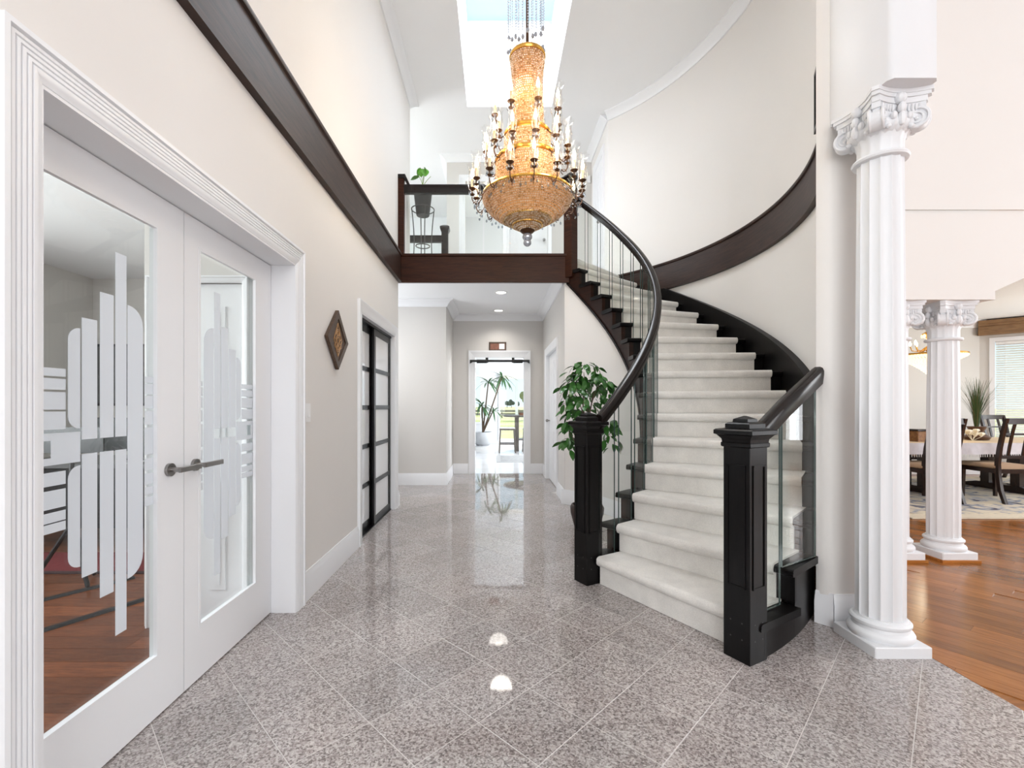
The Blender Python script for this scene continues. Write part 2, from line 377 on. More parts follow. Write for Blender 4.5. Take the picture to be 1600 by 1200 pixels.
for c, q, ar in vis[:300]:
    h = (TS - GAP) * sqrt(.5)
    if abs(ar - 2 * h * h) < 1e-6:
        if fulltile is None:
            mb = MB(); b = 0.0006; mb.v = [(0, -h, -.02), (h, 0, -.02), (0, h, -.02), (-h, 0, -.02), (0, -h, -b), (h, 0, -b), (0, h, -b), (-h, 0, -b), (0, -h + b, 0), (h - b, 0, 0), (0, h - b, 0), (-h + b, 0, 0)]
            mb.f = [(0, 1, 5, 4), (1, 2, 6, 5), (2, 3, 7, 6), (3, 0, 4, 7), (4, 5, 9, 8), (5, 6, 10, 9), (6, 7, 11, 10), (7, 4, 8, 11), (8, 9, 10, 11)]; mb.m = [0] * 9
            fulltile = mb.mesh('tile', M['granite'], smooth=False)
        part('tile', fulltile, floor, (c[0], c[1], 0))
    else:
        mb = MB(); mb.prism([(x - c[0], y - c[1]) for x, y in q], -0.02, 0); part('tile', mb.mesh('tile', M['granite'], smooth=False), floor, (c[0], c[1], 0))
if rest:
    mb = MB()
    for c, q, ar in rest: mb.prism(q, -0.02, 0)
    mb.build('floor_tiles', M['granite'], floor, smooth=False, kind='stuff')

# ---- oak floor of the living and dining side
of = MB(); of.box(2.165, 10.6, -6.0, 8.6, -0.20, -0.003)
ofl = tag(of.build('floor_dining', M['oakbase'], smooth=False), 'glossy amber oak plank floor of the dining side', 'floor', kind=S)
PA = radians(35); pd = (-sin(PA), cos(PA)); pn = (cos(PA), sin(PA)); PW = 0.095
planks = []
for r in range(-10, 70):
    t = -3 + random.random() * 1.2
    while t < 9:
        L = random.uniform(0.7, 1.5)
        c = [(t, r), (t + L, r)]
        o0 = r * PW; quad = []
        for (tt, oo) in ((t + .0008, o0 + .0008), (t + L - .0008, o0 + .0008), (t + L - .0008, o0 + PW - .0008), (t + .0008, o0 + PW - .0008)):
            quad.append((1.6 + pd[0] * tt + pn[0] * oo, 0.2 + pd[1] * tt + pn[1] * oo))
        q = clip(quad, (2.168, 6.6, 0.6, 5.0))
        if len(q) >= 3:
            mx_, my_ = sum(p[0] for p in q) / len(q), sum(p[1] for p in q) / len(q)
            if my_ > 1.2 and mx_ < my_ * 1.30 + .2 and mx_ > my_ * 0.78: planks.append((mx_, my_, q))
        t += L
planks.sort(key=lambda p: p[0] ** 2 + p[1] ** 2)
for mx_, my_, q in planks[:300]:
    mb = MB(); mb.prism([((x - mx_) * cos(-PA - pi / 2) - (y - my_) * sin(-PA - pi / 2), (x - mx_) * sin(-PA - pi / 2) + (y - my_) * cos(-PA - pi / 2)) for x, y in q], -0.012, 0)
    part('plank', mb.mesh('plank', M['oak'], smooth=False), ofl, (mx_, my_, 0), (0, 0, PA + pi / 2))

# ---- office floor
of2 = MB(); of2.box(-4.6, -1.385, -2.5, 5.2, -0.20, -0.010)
ofc = tag(of2.build('floor_office', M['joint'], smooth=False), 'reddish brown plank floor of the office behind the glass doors', 'floor', kind=S)
r = 0; y = 0.5
while y < 5.1:
    x = -4.5 + random.random()
    xs = [-4.55, x]
    while x < -1.4:
        x += random.uniform(0.8, 1.5); xs.append(min(x, -1.37))
    for a, b in zip(xs[:-1], xs[1:]):
        if b - a < .02: continue
        mb = MB(); mb.box(-(b - a) / 2 + .0007, (b - a) / 2 - .0007, -.0605, .0605, -.012, 0)
        part('plank', mb.mesh('plank', M['merbau'], smooth=False), ofc, ((a + b) / 2, y + .0615, -0.001))
    y += 0.123

# ---- left wall with two openings
wm = MB()
x0, x1 = -1.38, XL
for a, b, z0, z1 in ((-6.0, 1.21, 0, ZC), (1.21, 2.75, 2.10, ZC), (2.75, 4.13, 0, ZC), (4.13, 5.49, 2.09, ZC), (5.49, 5.71, 0, ZC), (5.71, 5.76, 2.80, ZC), (5.76, 6.5, 2.952, ZC)):
    wm.box(x0, x1, a, b, z0, z1)
tag(wm.build('wall_left', M['wall'], smooth=False), 'tall beige foyer wall with glass doors and black closet doors', 'wall', kind=S)
# ---- curved wall and its pilaster end
cw = MB(); arcband(cw, RW, RW + 0.2, -42, 50, 0, ZC, 72)
cw.prism([(1.86, 2.640), (1.868, 2.618), (1.893, 2.588), (1.915, 2.576), (2.135, 2.576), (2.15, 2.59), (2.15, 2.95), (1.99, 2.75)], 0, ZC)
tag(cw.build('wall_curved', M['wall'], angle=30, recalc=True), 'curved beige stairwell wall ending in a rounded pilaster', 'wall', kind=S)
# ---- under-stair curved wall
us = MB()
def under(a): return max(nose(a) - 0.40, 0.0)
a_start = A1 + DA * (0.45 / RISE - 1)
arcband(us, 1.575, 1.63, a_start, 49, 0, lambda a: under(a) + 0.02, 48)
tag(us.build('wall_stair', M['wall'], angle=30, recalc=True), 'curved beige wall under the staircase beside the leafy ficus', 'wall', kind=S)
# ---- hall under the landing
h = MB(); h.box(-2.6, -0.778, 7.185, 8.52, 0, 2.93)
tag(h.build('wall_alcove', M['hallwall'], smooth=False), 'shade-toned beige hall wall facing the foyer beside the black closet doors', 'wall', kind=S)
h = MB(); h.box(-2.6, -2.4, 5.5, 7.3, 0, 2.93); h.build('wall_alcove_end', M['hallwall'], smooth=False, kind=S, label='shade-toned beige end wall of the side passage behind the closet', cat='wall')
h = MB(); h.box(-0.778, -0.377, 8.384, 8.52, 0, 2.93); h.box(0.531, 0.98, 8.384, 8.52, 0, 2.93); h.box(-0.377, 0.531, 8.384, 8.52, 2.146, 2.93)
tag(h.build('wall_hall_back', M['hallwall'], smooth=False), 'shade-toned beige wall at the end of the hall around the kitchen doorway', 'wall', kind=S)
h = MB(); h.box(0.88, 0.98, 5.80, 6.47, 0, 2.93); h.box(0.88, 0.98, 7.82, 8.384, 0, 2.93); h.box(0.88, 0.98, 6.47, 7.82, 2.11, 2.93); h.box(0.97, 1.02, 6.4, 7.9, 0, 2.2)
tag(h.build('wall_hall_right', M['hallwall'], smooth=False), 'shade-toned beige hall wall with a white closet door beyond the ficus', 'wall', kind=S)
c = MB(); c.box(-2.6, 0.98, 5.75, 8.52, 2.92, 2.95)
tag(c.build('ceiling_hall', M['ceil'], smooth=False), 'white hall ceiling with two recessed lights under the landing', 'ceiling', kind=S)
# ---- upper floor slab
u = MB(); u.prism([(-4.2, 6.4), (-1.37, 6.4), (-1.37, 5.76), (0.93, 5.76), cp(1.56, 46.3)[:2], cp(RW + .02, 46.3)[:2], cp(RW + .02, 50)[:2], (1.74, 8.0), (1.74, 11.2), (-4.2, 11.2)], 2.951, ZUP)
tag(u.build('floor_landing', M['floorcarpet'], smooth=False), 'beige carpeted upper landing above the hall', 'floor', kind=S)
# ---- upstairs walls
uw = MB(); yb = 7.95
for a, b, z0, z1 in ((-0.85, -0.526, ZUP, ZC), (-0.526, 0.134, 5.17, ZC), (0.134, 0.26, ZUP, ZC), (0.26, 0.92, 5.17, ZC), (0.92, 1.80, ZUP, ZC)):
    uw.box(a, b, yb, yb + 0.12, z0, z1)
uw.box(-0.85, -0.73, yb + .12, 10.5, ZUP, ZC)
tag(uw.build('wall_upper_back', M['hallwall'], smooth=False), 'greige upstairs wall with white bedroom doors behind the chandelier', 'wall', kind=S)
uw = MB(); uw.box(-4.2, 1.9, 10.5, 10.62, ZUP, ZC); uw.box(-4.3, -4.2, 6.4, 10.6, ZUP, ZC)
tag(uw.build('wall_upper_far', M['white'], smooth=False), 'bright white wall far behind the upstairs landing', 'wall', kind=S)
uw = MB(); px_, py_ = cp(RW, 50)[:2]
uw.prism([(px_, py_), (px_ + .15, py_ + .13), (1.83, yb + .1), (1.68, yb + .1), (1.68, py_ + .01)], ZUP, ZC)
tag(uw.build('wall_upper_right', M['wall'], smooth=False), 'beige upstairs wall with a white door beyond the curved wall', 'wall', kind=S)
uw = MB(); uw.box(10.6, 10.72, -6.1, 3.93, 0, ZC); tag(uw.build('wall_living_right', M['wall'], smooth=False), 'beige unseen living room wall added to block sky light', 'wall', kind=S)  # added out of view to shut off sky light from the right
uw = MB(); uw.box(-1.5, 10.7, -6.12, -6.0, 0, ZC); tag(uw.build('wall_entry', M['wall'], smooth=False), 'beige unseen entry wall added to block sky light', 'wall', kind=S)  # added behind the entry fill to shut off the sky and bounce light
# ---- upper ceiling with skylight opening
c = MB(); SX0, SX1, SY0, SY1 = -0.41, 0.82, 4.2, 6.62
for a in ((-4.3, SX0, -6.0, 10.7), (SX1, 10.6, -6.0, 10.7), (SX0, SX1, -6.0, SY0), (SX0, SX1, SY1, 10.7)): c.box(*a, ZC, ZC + .06)
for a in ((SX0 - .05, SX0, SY0, SY1), (SX1, SX1 + .05, SY0, SY1), (SX0, SX1, SY0 - .05, SY0), (SX0, SX1, SY1, SY1 + .05)): c.box(*a, ZC + .06, 6.85)
tag(c.build('ceiling', M['ceil'], smooth=False), 'high white foyer ceiling with a skylight well', 'ceiling', kind=S)
s = MB(); s.box(SX0, SX1, SY0, SY1, 6.80, 6.82); s.build('window_skylight', M['glass'], smooth=False, kind=S, label='clear skylight pane at the top of the ceiling well', cat='window')

# ---- mouldings
def crown_prof(zc, d=0.10, hgt=0.10):        # (offset from wall, z)
    return [(0, zc), (d, zc), (d, zc - .012), (d * .86, zc - .022), (d * .62, zc - .032), (d * .36, zc - hgt * .62), (d * .2, zc - hgt * .80), (d * .16, zc - hgt), (0, zc - hgt)]
def crown_line(mb, p, q, nrm, zc, d=0.10, hgt=0.10, ep=0.0, eq=0.0):
    # straight crown from p to q; ep/eq lengthen each end per metre of offset (mitres)
    L = sqrt((q[0] - p[0]) ** 2 + (q[1] - p[1]) ** 2); t = ((q[0] - p[0]) / L, (q[1] - p[1]) / L)
    pr = crown_prof(zc, d, hgt)
    mb.loft([[(p[0] - t[0] * ep * o + nrm[0] * o, p[1] - t[1] * ep * o + nrm[1] * o, z) for o, z in pr],
             [(q[0] + t[0] * eq * o + nrm[0] * o, q[1] + t[1] * eq * o + nrm[1] * o, z) for o, z in pr]])
t = MB(); crown_line(t, (XL, -2.5), (XL, 6.5), (1, 0), ZC, .11, .10, 0, 1); crown_line(t, (XL, 6.5), (XL - .16, 6.5), (0, 1), ZC, .11, .10, 1, 0)
tag(t.build('trim_1', M['trim'], recalc=True), 'white crown moulding along the top of the left foyer wall', 'crown moulding', kind=S)
t = MB(); arcsweep(t, [(RW - o, z) for o, z in crown_prof(ZC, .11, .10)], -42, 50, 60)
crown_line(t, (1.68, py_), (1.68, yb), (-1, 0), ZC, .11, .10, 0, -1)
tag(t.build('trim_2', M['trim'], recalc=True), 'white crown moulding curving along the stairwell ceiling', 'crown moulding', kind=S)
t = MB(); crown_line(t, (-0.85, yb), (1.68, yb), (0, -1), ZC, .11, .10, 1, -1); crown_line(t, (-0.85, yb), (-0.85, 10.5), (-1, 0), ZC, .11, .10, 1, 0)
tag(t.build('trim_3', M['trim'], recalc=True), 'white crown moulding on the upstairs back wall', 'crown moulding', kind=S)
t = MB(); zc = 2.92
crown_line(t, (-2.4, 7.185), (-0.778, 7.185), (0, -1), zc, .12, .11, 0, 1); crown_line(t, (-0.778, 7.185), (-0.778, 8.384), (1, 0), zc, .12, .11, 1, -1)
crown_line(t, (-0.778, 8.384), (0.88, 8.384), (0, -1), zc, .12, .11, -1, -1); crown_line(t, (0.88, 8.384), (0.88, 5.86), (-1, 0), zc, .12, .11, -1, 0)
tag(t.build('trim_4', M['trim'], recalc=True), 'white crown moulding around the hall ceiling under the landing', 'crown moulding', kind=S)
BP = [(0, 0), (.018, 0), (.018, .125), (.014, .14), (.014, .15), (.008, .165), (.006, .185), (0, .185)]
def base_line(mb, p, q, nrm, ep=0, eq=0):
    L = sqrt((q[0] - p[0]) ** 2 + (q[1] - p[1]) ** 2); t = ((q[0] - p[0]) / L, (q[1] - p[1]) / L)
    mb.loft([[(p[0] - t[0] * ep * o + nrm[0] * o, p[1] - t[1] * ep * o + nrm[1] * o, z) for o, z in BP],
             [(q[0] + t[0] * eq * o + nrm[0] * o, q[1] + t[1] * eq * o + nrm[1] * o, z) for o, z in BP]])
b = MB(); base_line(b, (XL, 2.86), (XL, 4.02), (1, 0)); base_line(b, (XL, 5.60), (XL, 5.71), (1, 0), 0, 1); base_line(b, (XL, 5.71), (XL - .16, 5.71), (0, 1), 1, 0); base_line(b, (XL, -2.5), (XL, 1.10), (1, 0))
tag(b.build('baseboard_left', M['trim'], recalc=True), 'white baseboard along the left foyer wall', 'baseboard', kind=S)
b = MB(); base_line(b, (-2.4, 7.185), (-.778, 7.185), (0, -1), 0, 1); base_line(b, (-.778, 7.185), (-.778, 8.384), (1, 0), 1, -1); base_line(b, (-.778, 8.384), (-.50, 8.384), (0, -1), -1, 0)
base_line(b, (.64, 8.384), (.88, 8.384), (0, -1), 0, -1); base_line(b, (.88, 8.384), (.88, 7.93), (-1, 0), -1, 0); base_line(b, (.88, 6.37), (.88, 5.84), (-1, 0))
tag(b.build('baseboard_hall', M['trim'], recalc=True), 'white baseboard around the end of the hall', 'baseboard', kind=S)
b = MB(); arcsweep(b, [(1.575 - o, z) for o, z in BP], a_start + 4, 50.5, 40)
tag(b.build('baseboard_stair', M['trim'], recalc=True), 'white baseboard curving along the wall under the stairs', 'baseboard', kind=S)
b = MB()
base_line(b, (1.86, 2.640), (1.912, 2.576), (-.776, -.63), .2, .35); base_line(b, (1.912, 2.576), (2.15, 2.576), (0, -1), .35, 1); base_line(b, (2.15, 2.576), (2.15, 2.95), (1, 0), 1, 0)
tag(b.build('baseboard_pilaster', M['trim'], recalc=True), 'white baseboard around the pilaster behind the tall column', 'baseboard', kind=S)

# fluted door casing on the left wall: profile across the width (u from opening outwards, v off the wall)
def flute_prof(wd=.105):
    p = [(0, 0), (0, .016), (.012, .020)]
    k = 5
    for i in range(k):
        a = .020 + i * (wd - .036) / k; b = a + (wd - .036) / k * .62
        p += [(a, .024), (b, .024), (b + .002, .018), (a + (wd - .036) / k - .002, .018)]
    p += [(wd - .014, .030), (wd, .030), (wd, 0)]
    return p
def casing_left(mb, ya, yb_, zt, wall_x, prof, wd, sgn=1):
    # two legs and a head, mitred at the top corners
    for (yo, d) in ((ya, -1), (yb_, 1)):
        mb.loft([[(wall_x + sgn * v, yo + d * u, 0) for u, v in prof], [(wall_x + sgn * v, yo + d * u, zt + u) for u, v in prof]])
    mb.loft([[(wall_x + sgn * v, ya - u, zt + u) for u, v in prof], [(wall_x + sgn * v, yb_ + u, zt + u) for u, v in prof]])
t = MB(); casing_left(t, 1.209, 2.751, 2.106, XL, flute_prof(), .105)
for a, b in ((1.195, 1.215), (2.745, 2.765)): t.box(-1.40, XL + .014, a, b, 0, 2.096)
t.box(-1.40, XL + .014, 1.195, 2.765, 2.096, 2.12)
tag(t.build('trim_5', M['trim'], recalc=True), 'fluted white casing around the glass double doors', 'door casing', kind=S)
SP = [(0, 0), (0, .012), (.02, .018), (.07, .020), (.085, .026), (.105, .026), (.105, 0)]
t = MB(); casing_left(t, 4.129, 5.491, 2.096, XL, SP, .105)
for a, b in ((4.118, 4.135), (5.485, 5.502)): t.box(-1.375, XL + .010, a, b, 0, 2.084)
t.box(-1.375, XL + .010, 4.118, 5.502, 2.084, 2.105)
tag(t.build('trim_6', M['trim'], recalc=True), 'white casing around the black framed closet doors', 'door casing', kind=S)
t = MB(); casing_left(t, 6.474, 7.816, 2.112, 0.88, SP, .105, -1); t.box(.87, .96, 6.46, 6.48, 0, 2.11); t.box(.87, .96, 7.81, 7.83, 0, 2.11); t.box(.87, .96, 6.46, 7.83, 2.106, 2.13)
tag(t.build('trim_7', M['trim'], recalc=True), 'white casing around the hall closet door', 'door casing', kind=S)
def casing_front(mb, xa, xb, z0, zt, wy, prof, sgn=-1):
    for (xo, d) in ((xa, -1), (xb, 1)):
        mb.loft([[(xo + d * u, wy + sgn * v, z0) for u, v in prof], [(xo + d * u, wy + sgn * v, zt + u) for u, v in prof]])
    mb.loft([[(xa - u, wy + sgn * v, zt + u) for u, v in prof], [(xb + u, wy + sgn * v, zt + u) for u, v in prof]])
SP2 = [(u * 1.1, v) for u, v in SP]
t = MB(); casing_front(t, -.377, .531, 0, 2.150, 8.384, SP2); t.box(-.39, -.372, 8.37, 8.53, 0, 2.146); t.box(.526, .545, 8.37, 8.53, 0, 2.146); t.box(-.39, .545, 8.37, 8.53, 2.14, 2.16)
for z in (.42, 1.1, 1.86): t.box(-.372, -.367, 8.40, 8.44, z, z + .09, 1)
tag(t.build('trim_8', [M['trim'], M['nickel']], recalc=True), 'white casing around the kitchen doorway', 'door casing', kind=S)
t = MB(); casing_front(t, -.526, .134, ZUP, 5.17, yb, SP); casing_front(t, .26, .92, ZUP, 5.17, yb, [(u * .6, v) for u, v in SP])
tag(t.build('trim_9', M['trim'], recalc=True), 'white casings around the upstairs bedroom doors', 'door casing', kind=S)
t = MB(); wx = 1.68
for yo, d in ((7.10, -1), (7.62, 1)):
    t.loft([[(wx - v, yo + d * u, ZUP) for u, v in SP], [(wx - v, yo + d * u, 5.17 + u) for u, v in SP]])
t.loft([[(wx - v, 7.10 - u, 5.17 + u) for u, v in SP], [(wx - v, 7.62 + u, 5.17 + u) for u, v in SP]])
tag(t.build('trim_10', M['trim'], recalc=True), 'white casing around the door upstairs on the right', 'door casing', kind=S)

# ================================================================== DOORS
def frost_strips(door, f, side):
    # f(u) -> y on the leaf; strips of frosted film on the pane, u from the meeting edge outwards
    X = -1.3685
    def strip(u0, u1, z0, z1, rnd=None):
        ya, yb2 = sorted((f(u0), f(u1))); mb = MB()
        if rnd is None: poly = [(ya, z0), (yb2, z0), (yb2, z1), (ya, z1)]
        else:
            rr = abs(u1 - u0) * .96; poly = []
            outer = f(u0) if rnd == 'in' else f(u1); inner = f(u1) if rnd == 'in' else f(u0); d = 1 if inner > outer else -1
            poly = [(inner, z0)] + [(outer + d * rr * (1 - sin(k * pi / 12)), z0 + rr * (1 - cos(k * pi / 12))) for k in range(0, 7)] \
                 + [(outer + d * rr * (1 - cos(k * pi / 12)), z1 - rr * (1 - sin(k * pi / 12))) for k in range(0, 7)] + [(inner, z1)]
        mb.prism(poly, X - .0006, X + .0006, axis='x'); mb.build('frosted_strip', M['frost'], door, smooth=False, recalc=True)
    for a, b in ((1.364, 1.341), (1.336, 1.296), (1.289, 1.240), (1.229, 1.176), (1.164, 1.058), (1.043, .996), (.984, .94), (.93, .90), (.89, .857)): strip(0, .055, b, a)
    strip(.064, .138, .606, 1.625, 'in')
    for u0, u1, z0, z1 in ((.143, .192, .421, 1.804), (.2, .256, .584, 1.645), (.267, .325, .68, 1.543)): strip(u0, u1, z0, 1.09); strip(u0, u1, 1.138, z1)
    strip(.331, .374, .72, 1.054, 'out'); strip(.331, .374, 1.175, 1.505, 'out')
    for a, b in ((1.367, 1.342), (1.335, 1.30), (1.293, 1.238), (1.232, 1.176), (1.044, 1.002), (.988, .931), (.92, .889), (.885, .857)): strip(.382, .505, b, a)
    strip(.331, .43, 1.066, 1.165); strip(.475, .505, 1.066, 1.165); strip(.43, .475, 1.066, 1.088); strip(.43, .475, 1.142, 1.165)
def french_leaf(name, ya, yb_, ga, gb, label, meet, side):
    d = empty(name, (-1.372, (ya + yb_) / 2, 0), label, 'door', kind=S); xf, xb = -1.352, -1.392
    z0, z1, zb, zt = .008, 2.092, .239, 1.973
    for a, b in ((ya, ga), (gb, yb_)):
        mb = MB(); mb.box(xb, xf, a, b, z0, z1); mb.build('stile', M['trim'], d, smooth=False)
    for a, b in ((z0, zb), (zt, z1)):
        mb = MB(); mb.box(xb, xf, ga, gb, a, b); mb.build('rail', M['trim'], d, smooth=False)
    mb = MB(); s_ = .014
    for q in ((ga, ga + s_, zb, zt), (gb - s_, gb, zb, zt), (ga + s_, gb - s_, zb, zb + s_), (ga + s_, gb - s_, zt - s_, zt)):
        mb.box(-1.366, xf + .002, q[0], q[1], q[2], q[3])
    mb.build('glazing_bead', M['trim'], d, smooth=False)
    mb = MB(); mb.box(-1.375, -1.370, ga, gb, zb, zt); mb.build('pane', M['glass'], d, smooth=False)
    frost_strips(d, (lambda u: ga + u) if side > 0 else (lambda u: gb - u), side)
    hy = meet; hz = .985
    mb = MB(); mb.tube([(xf, hy, hz), (xf + .012, hy, hz)], .027, 24); mb.tube([(xf + .010, hy, hz), (xf + .055, hy, hz)], .010, 14)
    hd = mb.build('handle', M['nickel'], d, label='brushed nickel lever handle')
    mb = MB(); mb.bbox(xf + .045, xf + .058, hy - .01, hy + .125, hz - .011, hz + .011, .002)
    mb.build('lever', M['nickel'], hd)
    return d
french_leaf('door_1', 1.218, 1.974, 1.326, 1.831, 'white french door leaf nearest the camera with frosted striped glass', 1.885, -1)
french_leaf('door_2', 1.978, 2.742, 2.072, 2.577, 'white french door leaf farther from the camera with frosted striped glass', 2.045, 1)

# black bypass closet doors with five frosted panes each
def closet_leaf(name, ya, yb_, x, label):
    d = empty(name, (x, (ya + yb_) / 2, 0), label, 'door', kind=S); th = .028; sw = .072; z0, z1 = .012, 2.057
    for a, b in ((ya, ya + sw), (yb_ - sw, yb_)):
        mb = MB(); mb.bbox(x - th, x, a, b, z0, z1, .003); mb.build('stile', M['black'], d, smooth=False)
    n = 5; bot, top = .085, 1.99; rh = .045; ph = (top - bot - rh * (n - 1)) / n
    zs = [(z0, bot)] + [(bot + (k + 1) * ph + k * rh, bot + (k + 1) * (ph + rh)) for k in range(n - 1)] + [(top, z1)]
    for a, b in zs:
        mb = MB(); mb.box(x - th, x - .003, ya + sw, yb_ - sw, a, b); mb.build('rail', M['black'], d, smooth=False)
    for k in range(n):
        a = bot + k * (ph + rh); mb = MB(); mb.box(x - .02, x - .012, ya + sw, yb_ - sw, a, a + ph); mb.build('pane', M['gloss'], d, smooth=False)
closet_leaf('door_3', 4.137, 4.80, -1.300, 'black framed sliding closet door with frosted panes, nearer leaf')
closet_leaf('door_4', 4.735, 5.484, -1.262, 'black framed sliding closet door with frosted panes, farther leaf')
mb = MB(); mb.box(-1.335, -1.255, 4.135, 5.485, 2.058, 2.083); mb.box(-1.335, -1.255, 4.135, 5.485, 0, .012)
tag(mb.build('trim_11', M['black'], smooth=False), 'black sliding track over and under the closet doors', 'track', kind=S)
mb = MB(); mb.box(-1.40, -1.375, 4.0, 5.6, 0, 2.2); mb.build('wall_closet', M['white'], smooth=False, kind=S, label='white closet interior behind the sliding doors', cat='wall')

def panel_door(name, label, x=None, y=None, a=0, b=1, z0=0, z1=2.1, face=-1, hand=None):
    # flat slab with raised panels; along y (x given) or along x (y given)
    d = empty(name, ((x, (a + b) / 2, z0) if x is not None else ((a + b) / 2, y, z0)), label, 'door', kind=S)
    def bx(mb, p, q, u0, u1, v0, v1):
        if x is not None: mb.box(min(x + face * p, x + face * q), max(x + face * p, x + face * q), u0, u1, v0, v1)
        else: mb.box(u0, u1, min(y + face * p, y + face * q), max(y + face * p, y + face * q), v0, v1)
    mb = MB(); bx(mb, -.035, 0, a, b, z0 + .008, z1); mb.build('slab', M['trim'], d, smooth=False)
    w_ = b - a
    for (u0, u1) in ((a + .11, a + w_ / 2 - .04), (a + w_ / 2 + .04, b - .11)):
        for (v0, v1) in ((z0 + .2, z0 + .85), (z0 + 1.0, z1 - .13)):
            mb = MB(); bx(mb, 0, .006, u0, u1, v0, v1); bx(mb, .006, .010, u0 + .03, u1 - .03, v0 + .03, v1 - .03); mb.build('panel', M['trim'], d, smooth=False)
    if hand is not None:
        mb = MB(); c0 = (x + face * .0, hand, z0 + 1.0) if x is not None else (hand, y, z0 + 1.0)
        c1 = (x + face * .05, hand, z0 + 1.0) if x is not None else (hand, y + face * .05, z0 + 1.0)
        mb.tube([c0, c1], .012, 10); mb.ball((c1[0], c1[1], c1[2]), .026, 12, 8); mb.build('knob', M['nickel'], d, label='nickel door knob')
    return d
panel_door('door_5', 'white hall closet door beyond the ficus', x=.925, a=6.482, b=7.808, z0=0, z1=2.10, face=-1, hand=7.70)
panel_door('door_6', 'white closed bedroom door upstairs behind the chandelier', y=yb + .05, a=.262, b=.918, z0=ZUP, z1=5.168, face=-1, hand=.85)
panel_door('door_7', 'white bedroom door upstairs at the far end of the curved wall', x=1.672, a=7.102, b=7.618, z0=ZUP, z1=5.165, face=-1, hand=7.18)
# white closet door and walls of the office
ow = MB(); ow.box(-1.99, -1.93, 2.58, 5.2, 0, 2.7); ow.box(-1.43, -1.39, 2.58, 3.95, 0, 2.7); ow.box(-1.93, -1.43, 2.58, 2.70, 1.95, 2.7)
tag(ow.build('wall_office_closet', M['hallwall'], smooth=False), 'grey office closet wall seen through the farther french door', 'wall', kind=S)
ow = MB(); ow.box(-4.72, -1.99, 5.2, 5.32, 0, 2.7)
tag(ow.build('wall_office_end', M['hallwall'], smooth=False), 'grey office end wall behind the desk', 'wall', kind=S)
ow = MB(); ow.box(-4.72, -4.6, -2.5, 5.32, 0, .9); ow.box(-4.72, -4.6, -2.5, 5.32, 2.3, 2.7); ow.box(-4.72, -4.6, 2.9, 5.32, .9, 2.3); ow.box(-4.72, -4.6, -2.5, .3, .9, 2.3)  # gap left in the unseen side for the added office light
ow.box(-4.72, -1.38, -2.62, -2.5, 0, 2.7)
tag(ow.build('wall_office_side', M['hallwall'], smooth=False), 'grey office side wall with an unseen opening for light beyond the glass doors', 'wall', kind=S)
ow = MB(); ow.box(-4.72, -1.38, -2.5, 5.32, 2.7, 2.75); tag(ow.build('ceiling_office', M['ceil'], smooth=False), 'white office ceiling seen through the glass doors', 'ceiling', kind=S)
panel_door('door_8', 'white closet door inside the office behind the glass', y=2.60, a=-1.93, b=-1.43, z0=0, z1=1.945, face=-1)
t = MB(); casing_front(t, -1.93, -1.43, 0, 1.945, 2.58, [(u * .35, v) for u, v in SP]); tag(t.build('trim_12', M['trim'], recalc=True), 'white casing of the closet door inside the office', 'door casing', kind=S)

# ---- dark band on the left wall, landing fascia, band on the curved wall
def band_prof(d=.035, z0=2.80, z1=3.16):
    return [(0, z0), (d + .010, z0), (d + .010, z0 + .022), (d, z0 + .026), (d, z1 - .034), (d + .014, z1 - .028), (d + .018, z1 - .014), (d + .014, z1), (0, z1)]
t = MB(); p = band_prof(); t.loft([[(XL + o, -2.5, z) for o, z in p], [(XL + o, 5.70, z) for o, z in p]])
tag(t.build('trim_13', M['brownx'], recalc=True), 'dark oak band running along the left foyer wall', 'fascia band', kind=S)
t = MB(); t.loft([[(XL - .02, 5.755 - o, z) for o, z in p], [(0.925, 5.755 - o, z) for o, z in p]])
tag(t.build('trim_14', M['brown'], recalc=True), 'dark reddish oak fascia across the landing edge', 'fascia band', kind=S)
t = MB(); arcsweep(t, [(RW - o, z) for o, z in p], -41.5, 48, 64)
tag(t.build('trim_15', M['brownx'], recalc=True, angle=30), 'dark oak band sweeping around the curved stairwell wall', 'fascia band', kind=S)

